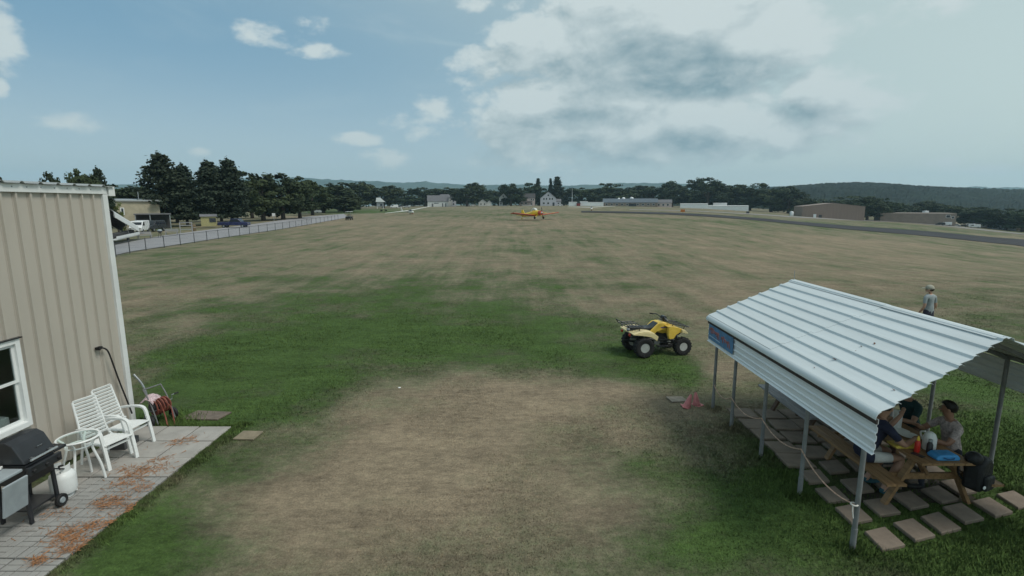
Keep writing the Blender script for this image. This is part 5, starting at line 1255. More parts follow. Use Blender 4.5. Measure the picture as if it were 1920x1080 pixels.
def house(name, label, cat, loc, rz, w, d, h, rh, wm, rm, wins=(), doors=(), gable='x', porch=None, chimney=False, group=None, over=.3):
    """front is local -y; gable='x': ridge runs along x; 'y': the gable faces the front"""
    t = thing(name, label, cat, loc, rz, group)
    b = MB(); b.box((0, 0, h / 2 - .5), (w, d, h + 1))
    if gable == 'x': b.prism([(-d / 2, h), (d / 2, h), (0, h + rh)], -w / 2, w / 2, 'X')
    elif gable == 'y': b.prism([(-w / 2, h), (w / 2, h), (0, h + rh)], -d / 2, d / 2, 'Y')
    b.build('wall', wm, t)
    th = .18
    for s in (-1, 1):
        if gable == 'x':
            k = rh / (d / 2); P = [(s * (d / 2 + over), h - k * over), (0, h + rh), (0, h + rh + th), (s * (d / 2 + over), h - k * over + th)]; r = MB().prism(P, -w / 2 - over, w / 2 + over, 'X').build('roof', rm, t)
        elif gable == 'y':
            k = rh / (w / 2); P = [(s * (w / 2 + over), h - k * over), (0, h + rh), (0, h + rh + th), (s * (w / 2 + over), h - k * over + th)]; r = MB().prism(P, -d / 2 - over, d / 2 + over, 'Y').build('roof', rm, t)
    if gable == 'flat': r = MB().prism([(-d / 2 - over, h), (d / 2 + over, h + rh), (d / 2 + over, h + rh + .25), (-d / 2 - over, h + .25)], -w / 2 - over, w / 2 + over, 'X').build('roof', rm, t)
    if chimney: MB().box((w * .2, d * .1, h + rh + .3), (.7, .7, 1.6)).build('chimney', pm('brick_red', (.2, .09, .07)), r)
    for (x, z, ww, hh) in wins:
        f = MB().box((x, -d / 2 - .03, z), (ww + .24, .10, hh + .24)).build('window', M_WPL, t); MB().box((x, -d / 2 - .07, z), (ww, .06, hh)).build('pane', M_WIN, f)
    for (x, ww, hh, dm) in doors: MB().box((x, -d / 2 - .05, hh / 2), (ww, .10, hh)).build('door', dm, t)
    if porch:
        pw, pd, ph = porch; pr = MB().prism([(-d / 2 - pd, ph), (-d / 2, ph + .7), (-d / 2, ph + .85), (-d / 2 - pd, ph + .15)], -pw / 2, pw / 2, 'X').build('porch_roof', rm, t)
        for s in (-1, 1): MB().box((s * (pw / 2 - .15), -d / 2 - pd + .15, ph / 2), (.16, .16, ph)).build('porch_post', M_WPL, t)
        MB().box((0, -d / 2 - pd / 2, .2), (pw, pd, .4)).build('porch_floor', M_WALLW, t)
    return t
p = pt(258, 92); house('beige_house', 'beige flat-roofed building among the trees behind the road', 'building', p, facing(p) + R(12), 6.4, 7, 4.7, .25, M_CREAM, M_ROOFM, wins=((-2.3, 3.0, .3, 1.0),), gable='flat')
q = thing('vent_pipe', 'thin pale pipe standing on the beige flat roof', 'pipe', p + Vector((1.2, 0, 5.0))); MB().tube([(0, 0, 0), (0, 0, 1.4)], .07, 6).build('pipe', M_STEEL, q)
def carport():
    p = pt(293, 88); t = thing('lean_to', 'dark open lean-to on thin posts beside the beige house', 'shelter', p, facing(p))
    MB().box((0, 0, 2.55), (5.2, 4, .16)).build('roof', M_RG, t)
    for x in (-2.4, -.4, 2.4): MB().box((x, -1.8, 1.25), (.14, .14, 2.5)).build('post', M_STEEL, t)
    MB().box((0, 1.9, 1.2), (5, .1, 2.4)).build('back_wall', M_RD, t)
carport()
# clamshell glider trailer, lid raised
def glider_trailer():
    a, b = gp(268, 452), gp(196, 473); d = (b - a); L = 10.2; ang = math.atan2(d.y, d.x)
    a = a + Vector((-3.2, 2.6, 0))
    t = thing('glider_trailer', 'long white glider trailer with its clamshell lid raised beside the road', 'trailer', (a.x, a.y, gz(a.x, a.y)), ang)
    MW = M_WHT
    MB().box((L / 2, 0, .58), (L, 1.7, .10)).box((L / 2, -.82, .72), (L, .06, .38)).box((L / 2, .82, .72), (L, .06, .38)).box((.05, 0, .72), (.08, 1.6, .36)).build('tray', MW, t)
    M = Matrix.Rotation(-R(11), 3, 'Y'); c = []
    lid = MB()
    prof = [(-.85, 0), (-.80, .55), (-.5, .85), (0, .92), (.5, .85), (.80, .55), (.85, 0), (.78, 0), (.74, .52), (.46, .78), (0, .85), (-.46, .78), (-.74, .52), (-.78, 0)]
    k = len(prof); vs = [M @ Vector((x, q[0], q[1])) + Vector((.1, 0, .95)) for x in (0, L) for q in prof]
    lid.add(vs, [(i, i + k, (i + 1) % k + k, (i + 1) % k) for i in range(k)]); lo = lid.build('lid', MW, t)
    li = MB(); pi2 = [(-.765, .01), (-.725, .51), (-.45, .765), (0, .835), (.45, .765), (.725, .51), (.765, .01), (.76, .01), (.715, .50), (.44, .75), (0, .82), (-.44, .75), (-.715, .50), (-.76, .01)]
    li.add([M @ Vector((x, q[0], q[1])) + Vector((.1, 0, .95)) for x in (.05, L - .02) for q in pi2], [(i, i + k, (i + 1) % k + k, (i + 1) % k) for i in range(k)]); li.build('lining', M_RD, lo)
    for s in (-1, 1): MB().tube([(L * .45, s * .78, .8), M @ Vector((L * .6, s * .78, .1)) + Vector((.1, 0, .95))], .03, 6).build('gas_strut', M_STEEL, t)
    for s in (-1, 1): MB().lathe([(0, -.1), (.2, -.1), (.3, -.08), (.3, .08), (.2, .1), (0, .1)], (L * .5, s * .7, .30), 'Y', 16).build('wheel', M_BLK, t, smooth=True)
    MB().tube([(0, 0, .5), (-1.3, 0, .45)], .06, 8).build('drawbar', M_STEEL, t)
    w = thing('wing_panel', 'dark covered glider wing stowed in the open trailer', 'wing', (a.x, a.y, gz(a.x, a.y)), ang)
    MB().box((L / 2, .2, .95), (L * .9, .5, .5)).build('cover', M_RD, w, bevel=.1); MB().box((L / 2, -.35, .85), (L * .85, .3, .3)).build('root_end', M_BLK, w, bevel=.05)
glider_trailer()
# ------------------------------------------------------------------ vehicles
def car(label, p, rz, paint, kind='car', group=None, sc=1.0):
    t = thing({'car': 'parked_car', 'van': 'parked_van', 'suv': 'parked_car', 'truck': 'pickup_truck'}[kind], label, {'car': 'car', 'van': 'van', 'suv': 'car', 'truck': 'pickup'}[kind], p, rz, group, sc)
    body = {'car': [(-2.15, .35), (-2.2, .75), (-1.6, .95), (-1.1, .95), (-.55, 1.40), (.75, 1.42), (1.5, .98), (2.1, .85), (2.2, .55), (2.15, .32)],
            'suv': [(-2.2, .40), (-2.25, .95), (-1.2, 1.10), (-.70, 1.65), (1.9, 1.70), (2.15, 1.05), (2.2, .45)],
            'van': [(-2.5, .40), (-2.55, .95), (-2.0, 1.20), (-1.3, 1.95), (2.4, 2.0), (2.45, .45)],
            'truck': [(-2.6, .45), (-2.65, 1.0), (-1.5, 1.10), (-1.0, 1.70), (.35, 1.70), (.55, 1.10), (2.6, 1.08), (2.65, .5)]}[kind]
    MB().prism(body, -.88, .88, 'Y').build('body', paint, t, bevel=.07, seg=2, smooth=True)
    gl = {'car': ([(-.98, .98), (-.52, 1.34), (-.02, 1.36), (-.02, .98)], [(.05, .98), (.05, 1.36), (.72, 1.36), (1.35, .98)]), 'suv': ([(-1.05, 1.12), (-.66, 1.56), (.1, 1.58), (.1, 1.12)], [(.2, 1.12), (.2, 1.58), (1.8, 1.60), (1.95, 1.12)]),
          'van': ([(-1.85, 1.22), (-1.28, 1.82), (-.6, 1.84), (-.6, 1.22)], []), 'truck': ([(-1.4, 1.14), (-.97, 1.60), (-.35, 1.60), (-.35, 1.14)], [(-.28, 1.14), (-.28, 1.60), (.28, 1.60), (.45, 1.14)])}[kind]
    for g_ in gl:
        if g_:
            for s in (-1, 1): MB().prism(g_, s * .86, s * .892, 'Y').build('side_window', M_DGLASS, t)
    x0 = {'car': -.82, 'suv': -.96, 'van': -1.68, 'truck': -1.27}[kind]; z0 = {'car': 1.19, 'suv': 1.37, 'van': 1.58, 'truck': 1.40}[kind]
    an = {'car': R(51), 'suv': R(42), 'van': R(43), 'truck': R(40)}[kind]
    MB().box((x0 - .03, 0, z0), (.03, 1.5, .52), Matrix.Rotation(an, 3, 'Y')).build('windscreen', M_DGLASS, t)
    xw = {'car': (-1.35, 1.32), 'suv': (-1.4, 1.35), 'van': (-1.7, 1.5), 'truck': (-1.7, 1.6)}[kind]
    for x in xw:
        for s in (-1, 1):
            w = MB().lathe([(.18, -.11), (.31, -.11), (.34, -.06), (.34, .06), (.31, .11), (.18, .11)], (x, s * .80, .34), 'Y', 18, closed=True).build('wheel', M_BLK, t, smooth=True)
            MB().lathe([(0, -.085), (.185, -.085), (.185, .085), (0, .085)], (x, s * .80, .34), 'Y', 14).build('rim', M_STEEL, w)
    fx = body[0][0] - .03
    for s in (-1, 1):
        MB().box((fx, s * .62, .66 if kind == 'car' else .8), (.08, .3, .14)).build('headlight', M_CHR, t); MB().box((-fx - .02, s * .66, .75 if kind == 'car' else .9), (.08, .2, .2)).build('tail_light', pm('tail_red', (.3, .02, .02), .3), t)
    return t
PW = pm('white_paint', (.70, .72, .73), .3, .04, 1, spec=.5); PD = pm('dark_paint', (.025, .03, .035), .3, .1, 1, spec=.5); PBL = pm('blue_paint', (.02, .026, .085), .3, .1, 1, spec=.5); PS = pm('silver_paint', (.38, .40, .42), .35, .08, 1, metal=.4); PR = pm('dark_red_paint', (.16, .02, .02), .35, .1, 1)
p = pt(266, 76); car('white van with its nose towards the open trailer', p, facing(p) + R(76), PW, 'van', sc=.9)
p = pt(291, 80); car('dark car parked under the lean-to beside the white van', p, facing(p) + R(62), PD, 'suv')
p = gp(440, 427); car('blue pickup on the verge below the broad pine', p, facing(p) + R(160), PBL, 'truck', sc=.95)
p = gp(301, 446); t = thing('kettle_grill', 'small dark kettle grill standing on the verge by the fence', 'grill', p)
MB().lathe([(0, .62), (.16, .66), (.27, .80), (.28, .86)], n=16).build('bowl', M_BLKP, t, smooth=True); MB().lathe([(.28, .87), (.26, .98), (.14, 1.07), (0, 1.09)], n=16).build('lid', M_GREYP, t, smooth=True)
for k in range(3): a = k * 2.1; MB().tube([(.1 * math.cos(a), .1 * math.sin(a), .66), (.26 * math.cos(a), .26 * math.sin(a), 0)], .025, 6).build('leg', M_BLKP, t)
# odds and ends on the verge
def bench(label, p, rz):
    t = thing('park_bench', label, 'bench', p, rz)
    for k in range(3): MB().box((0, -.15 + k * .15, .45), (1.6, .12, .05)).build('seat_plank', M_WOODB, t)
    for k in range(2): MB().box((0, .28, .62 + k * .18), (1.6, .05, .12)).build('back_plank', M_WOODB, t)
    for x in (-.65, .65): MB().bar((x, -.2, 0), (x, -.15, .44), .06, .06).bar((x, .2, 0), (x, .28, .85), .06, .06).build('leg', M_WOODB, t)
p = gp(272, 448); bench('grey bench by the road nearest the white van', p, facing(p) + R(15))
p = gp(322, 441); bench('grey bench on the verge below the tallest pine', p, facing(p) - R(10))
def gate_frame(label, p, rz, w, h):
    t = thing('wooden_frame', label, 'frame', p, rz)
    for x in (-w / 2, w / 2): MB().box((x, 0, h / 2), (.12, .12, h)).build('upright', M_WOODB, t)
    for z in (h * .35, h * .7, h - .06): MB().box((0, 0, z), (w - .13, .08, .1)).build('rail', M_WOODB, t)
p = gp(350, 437); gate_frame('grey wooden rack on the verge beside a tree trunk', p, facing(p), 1.5, 1.6)
p = gp(568, 403); gate_frame('pale wooden frame where the road leaves the pines', p, facing(p), 2.6, 1.9)
p = gp(366, 432); t = thing('yellow_shed', 'small yellow shed behind the pine trunks', 'shed', p + Vector((-3, 9, 0)), facing(p))
MB().box((0, 0, 1.2), (2.4, 2, 1.7)).build('wall', pm('yellow_wall', (.36, .33, .16), .7, .15), t); MB().prism([(-1.2, 2.05), (1.2, 2.05), (0, 2.45)], -1.35, 1.35, 'X').build('roof', M_RG, t); MB().box((.6, -1.03, 1.4), (1.0, .06, .7)).build('window', M_WIN, t)
p = gp(364, 433); t = thing('barrel', 'brown upright barrel by the verge near the yellow shed', 'barrel', p); MB().lathe([(.26, 0), (.31, .2), (.31, .8), (.26, 1.05), (0, 1.05)], n=16).build('staves', pm('barrel_brown', (.16, .12, .07)), t, smooth=True); MB().lathe([(.315, .5), (.325, .53), (.315, .56)], n=16).build('hoop', M_STEEL, t)
p = gp(514, 415); t = thing('road_sign', 'small white sign on a post beside the road', 'sign', p, facing(p)); MB().tube([(0, 0, 0), (0, 0, 1.7)], .05, 6).build('post', M_STEEL, t); MB().box((0, -.06, 1.55), (.7, .04, .7)).build('plate', M_WALLW, t)
p = gp(584, 401); t = thing('feed_trailer', 'small pale trailer beyond the wooden frame', 'trailer', p + Vector((0, 6, 0)), facing(p)); MB().box((0, 0, 1.1), (3.2, 1.6, 1.3)).build('box', M_WALLW, t, bevel=.05)
for s in (-1, 1): MB().lathe([(0, -.1), (.3, -.1), (.3, .1), (0, .1)], (0, s * .85, .32), 'Y', 14).build('wheel', M_BLK, t)
# golf cart
p = gp(655, 412.5); t = thing('golf_cart', 'golf cart with a pale roof on the grass by the fence end', 'golf cart', p, facing(p) + R(75))
MB().prism([(-1.1, .3), (-1.15, .75), (-.6, .85), (-.5, .42), (.1, .42), (.15, .78), (1.1, .8), (1.15, .3)], -.55, .55, 'Y').build('body', M_BLKP, t, bevel=.04); MB().box((.35, 0, .86), (.5, 1.05, .14)).box((.62, 0, 1.1), (.12, 1.05, .4)).build('seat', pm('tan_seat', (.35, .31, .24)), t)
MB().box((.1, 0, 1.86), (2.0, 1.2, .07)).build('roof', M_WALLW, t, bevel=.03)
for x in (-.75, .95):
    for s in (-1, 1): MB().tube([(x, s * .5, .75), (x * .9, s * .52, 1.83)], .025, 6).build('roof_post', M_STEEL, t)
for x in (-.8, .8):
    for s in (-1, 1): MB().lathe([(0, -.09), (.2, -.09), (.23, -.05), (.23, .05), (.2, .09), (0, .09)], (x, s * .5, .23), 'Y', 14).build('wheel', M_BLK, t, smooth=True)
# white-roofed hut on stilts
p = pt(716, 300); t = thing('lookout_hut', 'grey hut on posts with a bright white roof before the trees', 'hut', p, facing(p))
MB().box((0, 0, 2.6), (3.9, 3.4, 2.6)).build('wall', pm('grey_boards', (.28, .30, .32), .8), t); MB().prism([(-2.4, 3.9), (-2.0, 6.3), (.2, 6.4), (3.0, 3.9)], -2.2, 2.2, 'Y').build('roof', M_RW, t)
for x in (-1.7, 1.7):
    for y in (-1.5, 1.5): MB().box((x, y, .65), (.35, .35, 1.5)).build('post', M_WALLW, t)
MB().box((.6, -1.73, 2.2), (1.2, .06, 1.2)).build('window', M_WIN, t)
# row of houses on the far side
D = 420
p = pt(823, 405); house('white_barn', 'white barn with grey roofs and lean-to on the far side', 'barn', p, facing(p), 16, 10, 4.2, 4.4, M_WALLW, M_RG, wins=((-1.2, 2.7, 3.6, .6),), doors=((-4.2, 1.2, 2.4, M_RG), (3.6, .9, 2.6, M_RG), (6, .9, 2.6, M_RG)), gable='x')
house('barn_wing', 'white rear wing rising behind the white barn', 'barn', p + Vector((5.5, 9, 0)), facing(p), 9, 8, 7.2, 2.4, M_WALLW, M_RG, gable='x', wins=((3, 5, .8, 1.2),))
p = pt(852, 425); house('narrow_house', 'narrow pale house half hidden between barn and big tree', 'house', p, facing(p), 4, 6, 6.5, 2.5, M_LILAC, M_RG, wins=((0, 4.5, 1.2, 1.4), (0, 1.8, 1.2, 1.4)), gable='y')
p = pt(906, 425); house('small_house', 'small low white house right of the big round tree', 'house', p, facing(p), 7, 7, 3.0, 2.6, M_WALLW, M_RG, wins=((-1.5, 1.6, 1, 1.1), (1.5, 1.6, 1, 1.1)), gable='y')
p = pt(918, 428); house('garden_shed', 'white gabled shed beside the small low house', 'shed', p, facing(p), 3.6, 4, 2.9, 1.8, M_WALLW, M_RG, gable='y')
p = pt(944, 415); house('porch_house', 'white two-storey house with a dark porch', 'house', p, facing(p), 6.6, 8, 6.4, 3.6, M_WALLW, M_RG, wins=((-1.5, 4.9, 1.0, 1.3), (1.2, 4.9, 1.0, 1.3), (0, 7.6, .9, 1.0), (-2, 1.8, 1, 1.4)), doors=((.8, 2.6, 2.6, M_WIN),), gable='y', porch=(6.4, 2.0, 2.8))
p = pt(988, 415); house('pink_house', 'pinkish two-storey house with a wide dark roof', 'house', p, facing(p), 12.5, 9, 6.3, 3.3, M_PINK, M_RD, wins=((-4.3, 5.0, 1.0, 1.4), (-1.6, 5.0, 1.0, 1.4), (3.4, 5.0, 1.0, 1.4), (-4, 2.0, 1.6, 1.2), (-1, 2.0, 1.6, 1.2), (5, 4.8, .9, 1.4)), doors=((3.6, 1.3, 2.4, M_WIN),), gable='x', porch=(8, 2.0, 2.9))
p = pt(1027, 412); house('gabled_house', 'large pale grey house with a tall front gable', 'house', p, facing(p), 12.5, 10, 6.0, 5.0, M_LILAC, M_RG, wins=((-3.4, 5.4, 1.1, 1.6), (-1.4, 5.4, 1.1, 1.6), (1.2, 5.4, 1.1, 1.6), (3.2, 5.4, 1.1, 1.6), (0, 8.2, 1.3, 1.3), (-3.5, 2, 1.6, 1.4), (0, 2, 1.6, 1.4)), doors=((4.2, 1.6, 2.6, M_WIN),), gable='y', porch=None)
house('side_wing', 'low side wing leaning on the gabled house', 'house', p + Vector((8.2, 1.0, 0)), facing(p), 4, 7, 3.2, 2.0, M_LILAC, M_RG, wins=((0, 1.8, 1.2, 1.2),), gable='flat')
p = pt(1065, 405); p.x = (1065 - 960) / FPX * 405
for i, (x0, x1, lab) in enumerate(((1065, 1080, 'first white flat-topped shed by the pole'), (1086, 1100, 'middle white shed of the row by the pole'), (1100, 1129, 'long white shed at the terminal end of the row'))):
    a = pt((x0 + x1) / 2, 405); house('white_shed', lab, 'shed', a, facing(a), (x1 - x0) / FPX * 405, 6, 2.6 + .5 * (i == 1), .2, M_RW, M_WALLW, gable='flat', over=.1, group='white sheds by the pole')
a = pt(1083, 402); house('red_shed', 'small dark red shed between the white sheds', 'shed', a, facing(a), 2.8, 4, 2.0, .3, pm('barn_red', (.22, .03, .03)), M_RD, gable='flat', over=.1)
a = pt(1071, 403); t = thing('flag_pole', 'tall thin white pole behind the white sheds', 'pole', a); MB().tube([(0, 0, 0), (0, 0, 6), (0, 0, 13)], [.17, .14, .08], 8).lathe([(.12, 13), (.16, 13.15), (0, 13.3)], n=8).build('shaft', M_RW, t)
# long low terminal
a = pt(1178, 410); rzv = facing(a)
house('terminal', 'long low terminal with a blue-grey roof', 'building', a, rzv, 42, 14, 3.0, 3.0, M_TAN, M_RB, wins=[(-18 + 4 * i, 1.5, 1.6, 1.3) for i in range(10)], doors=((2, 6, 2.2, M_WIN),), gable='x')
a2 = pt(1232, 408); house('terminal_wing', 'pinkish low wing at the right of the terminal', 'building', a2, facing(a2), 19, 12, 3.2, 2.4, M_PINK, M_RG, wins=[(-7 + 3.4 * i, 1.6, 1.4, 1.4) for i in range(5)], gable='x')
for i, (px, s) in enumerate(((1166, 1.0), (1181, 1.15), (1157, .7))):
    q = pt(px, 412); t = thing('roof_vent', ('small white dome vent on the terminal roof', 'larger white dome vent right of the small one', 'lowest white dome vent at the left of the roof')[i], 'vent', q + Vector((0, 0, 5.3)), 0, 'white vents on the terminal roof'); t.scale = (s, s, s); MB().lathe([(1.5, 0), (1.5, .8), (1.0, 1.6), (0, 1.9)], n=14).build('dome', M_RW, t, smooth=True)
# long white sheds right
for i, (x0, x1, D_, h, lab) in enumerate(((1273, 1320, 375, 2.9, 'long white flat shed, left half of the pair'), (1320, 1393, 368, 2.6, 'long white flat shed, right half of the pair'))):
    a = pt((x0 + x1) / 2, D_); house('long_white_shed', lab, 'shed', a, facing(a) * .9, (x1 - x0) / FPX * D_ * 1.02, 8, h, .3, M_RW, M_WALLW, gable='flat', over=.1, group='long white sheds')
a = pt(1345, 385); house('white_gable', 'white gable roof peeping over the long white sheds', 'house', a, facing(a), 9, 8, 2.2, 2.4, M_WALLW, M_ROOFM, gable='x')
# hangars
a = pt(1545, 300); house('brown_hangar', 'brown metal hangar with a low gable beyond the runway', 'hangar', a + Vector((0, 0, 0)), facing(a) * .55, 31, 22, 6.6, 1.9, M_BROWNM, M_BROWNM, gable='y', doors=((-9.0, 1.4, 2.4, M_RW), (-6.2, 1.6, 2.0, M_RD)), over=.05)
q = pt(1479, 300); t = thing('white_tank', 'small white tank left of the brown hangar', 'tank', q); MB().lathe([(1.0, 0), (1.0, 2.0), (.6, 2.5), (0, 2.6)], n=14).build('shell', M_RW, t, smooth=True); MB().box((-1.1, 0, 1.0), (.4, .3, 2.0)).build('ladder', M_STEEL, t)
a = pt(1706, 300); house('tan_hangar', 'long low tan hangar right of the brown one', 'hangar', a, facing(a) * .55, 36, 12, 5.4, .3, M_TAN, M_TAN, gable='flat', wins=((14.2, 4.0, 1.8, 1.4), (16.4, 3.4, 1.0, 1.2)), over=.05)
q = pt(1727, 306, 6.0); t = thing('roof_unit', 'white box unit on the tan hangar roof', 'roof unit', q); MB().box((0, 0, .7), (2.4, 2, 1.4)).build('case', M_RW, t, bevel=.1); MB().lathe([(.7, 1.4), (.7, 1.6), (0, 1.6)], n=12).build('fan', M_STEEL, t)
# cars and small houses down at the right
GC = 'vehicles parked beyond the runway'
for (px, D_, k, paint, lab) in ((1757, 285, 'suv', PD, 'dark car at the corner of the tan hangar'), (1768, 288, 'van', PW, 'white van next to the dark car by the tan hangar'), (1786, 290, 'car', PS, 'silver car right of the white van'), (1800, 290, 'car', PD, 'dark car in the middle of the parked row'), (1812, 292, 'van', PW, 'white van in the middle of the parked row'), (1822, 288, 'van', PW, 'last white van of the parked row')):
    q = pt(px, D_); car(lab, q, facing(q) + R(10), paint, k, GC)
for (px, D_, w, h, rh, wm, rm, lab) in ((1832, 300, 6, 2.6, 1.4, M_TAN, M_RD, 'small brown house past the white vans'), (1850, 300, 9, 3.0, 2.6, M_LILAC, M_RG, 'grey house with a steep roof at the right'), (1868, 295, 6, 2.4, 1.6, M_LILAC, M_RG, 'low grey house right of the steep grey one'), (1876, 305, 4.5, 3.8, 1.2, M_PINK, M_RD, 'narrow pinkish house standing behind the low ones'), (1888, 292, 5.5, 2.2, 1.2, M_WALLW, M_RB, 'little white house near the right edge'), (1905, 296, 6, 2.4, 1.2, M_TAN, M_RD, 'brown house at the right edge of the view')):
    q = pt(px, D_); house('distant_house', lab, 'house', q, facing(q), w, 5, h, rh, wm, rm, wins=((-w * .25, h * .55, w * .16, h * .3), (w * .25, h * .55, w * .16, h * .3)), gable='x', group='small houses below the ridge')
# far lane traffic
for (px, D_, k, paint, lab) in ((742, 330, 'van', PW, 'white van beside the white-roofed hut'), (752, 332, 'suv', PD, 'dark car right of the white van by the hut'), (765, 335, 'car', PS, 'silver car right of the dark car by the hut'), (888, 418, 'car', PW, 'white car on the lane under the big round tree'), (878, 418, 'car', PS, 'silver car on the lane under the big round tree'), (1049, 404, 'car', PW, 'white car parked at the gabled house')):
    q = pt(px, D_); car(lab, q, facing(q) + R(5), paint, k, 'vehicles along the far lane')
# runway-side markers
for (px, py, cm, lab) in ((1606, 403, M_BLKP, 'small dark marker box beside the taxiway'), (1280, 399, pm('marker_orange', (.5, .16, .03)), 'small orange marker board near the runway'), (1402, 401, M_RD, 'low dark marker between runway and sheds')):
    q = gp(px, py); t = thing('field_marker', lab, 'marker', q, facing(q), 'runway markers'); MB().box((0, 0, .75), (1.5, .25, .9)).build('board', cm, t); 
    for x in (-.5, .5): MB().box((x, 0, .15), (.1, .1, .3)).build('leg', M_STEEL, t)
# light shrubs in the meadow
for (px, lab) in ((718, 'dark little bush in the light meadow, left of two'), (726, 'dark little bush in the light meadow, right of two')):
    tree('meadow_bush', lab, px, 205, 392.5, 5, [BL[1]], 0, 'bushes in the meadow', cat='bush')

# ------------------------------------------------------------------ aircraft
def wingpoly(mb, root, tip, c0, c1, th0, th1):
    """tapered wing: root/tip = leading-edge points, chord runs -x"""
    root, tip = Vector(root), Vector(tip); vs = []
    for (p, c, th) in ((root, c0, th0), (tip, c1, th1)):
        for (u, z) in ((0, 0), (.12, .55), (.35, .7), (1, .05), (1, -.05), (.35, -.35), (.12, -.4)): vs.append(p + Vector((-c * u, 0, z * th)))
    k = 7; mb.add(vs, [tuple(range(k)), tuple(range(2 * k - 1, k - 1, -1))] + [(i, i + k, (i + 1) % k + k, (i + 1) % k) for i in range(k)]); return mb
def fus(mb, st, n=14):
    vs = []; fs_ = []
    for (x, zc, ry, rz) in st:
        for k in range(n): a = 2 * math.pi * k / n; vs.append((x, ry * math.cos(a), zc + rz * math.sin(a)))
    for i in range(len(st) - 1):
        for k in range(n): fs_.append((i * n + k, i * n + (k + 1) % n, (i + 1) * n + (k + 1) % n, (i + 1) * n + k))
    fs_ += [tuple(range(n)), tuple((len(st) - 1) * n + k for k in range(n - 1, -1, -1))]
    mb.add(vs, fs_); return mb
def towplane():
    q = pt(1004, 98); t = thing('tow_plane', 'yellow low-wing tow plane with red wings parked on the grass', 'airplane', q, R(-55))
    Y = pm('aircraft_yellow', (.80, .56, .03), .35, .06, 1, spec=.5); RD = pm('aircraft_red', (.46, .065, .02), .35, .08, 1, spec=.5); W_ = M_RW
    T = Matrix.Rotation(R(-9), 4, 'Y')
    body = thing('airframe', None, None); body.parent = t; body.location = (0, 0, 0); body.rotation_euler = (0, R(-8), 0)
    z = 1.15
    fus(MB(), [(2.0, z, .10, .10), (1.9, z, .36, .36), (1.0, z + .05, .48, .50), (.2, z + .12, .48, .60), (-.8, z + .12, .42, .52), (-2.2, z + .1, .28, .34), (-4.2, z + .12, .10, .16)]).build('fuselage', Y, body, smooth=True)
    fus(MB(), [(2.0, z, .12, .12), (1.95, z, .40, .38), (1.35, z + .02, .48, .46)]).build('cowling', RD, body, smooth=True)
    MB().lathe([(.18, 1.98), (.12, 2.15), (0, 2.3)], (0, 0, z), 'X', 12).build('spinner', W_, body, smooth=True)
    MB().bar((2.12, 0, z - .95), (2.12, 0, z + .95), .14, .03, (0, 1, 0)).build('propeller', M_BLKP, body)
    fus(MB(), [(.55, z + .62, .22, .10), (.25, z + .80, .34, .26), (-.25, z + .85, .36, .34), (-.75, z + .72, .30, .28), (-1.2, z + .55, .16, .10)]).build('canopy', pm('white_canopy_frame', (.62, .64, .60), .3, .05), body, smooth=True)
    MB().box((-.05, 0, z + .90), (.5, .66, .24)).build('cockpit_glass', M_DGLASS, body, bevel=.05)
    for s in (-1, 1):
        wingpoly(MB(), (.75, s * .45, z - .35), (.70, s * 5.4, z + .15), 1.55, 1.45, .22, .16).build('wing', RD, body, smooth=False)
        wingpoly(MB(), (.50, s * .6, z - .24), (.45, s * 4.6, z + .17), 1.0, .9, .06, .05).build('wing_stripe', Y, body)
        MB().tube([(.3, s * 2.6, z + .06), (.25, s * .45, z + .55)], .035, 6).build('strut', Y, body)
        wingpoly(MB(), (-3.4, s * .1, z + .16), (-3.5, s * 1.5, z + .18), .95, .75, .07, .05).build('tailplane', Y, body)
        MB().tube([(1.15, s * .4, z - .35), (1.1, s * 1.0, z - .80)], .05, 8).build('gear_leg', Y, body)
        MB().lathe([(0, -.09), (.18, -.09), (.26, -.05), (.26, .05), (.18, .09), (0, .09)], (1.1, s * 1.05, z - .86), 'Y', 16).build('wheel', M_BLK, body, smooth=True)
    MB().prism([(-3.3, z + .2), (-3.75, z + 1.25), (-4.25, z + 1.3), (-4.45, z + .6), (-4.4, z + .05)], -.04, .04, 'Y').build('fin', Y, body)
    MB().tube([(-4.1, 0, z), (-4.4, 0, z - .35)], .04, 6).lathe([(0, -.05), (.12, -.05), (.12, .05), (0, .05)], (-4.4, 0, z - .38), 'Y', 12).build('tailwheel', Y, body)
    t.location.z += .05
towplane()
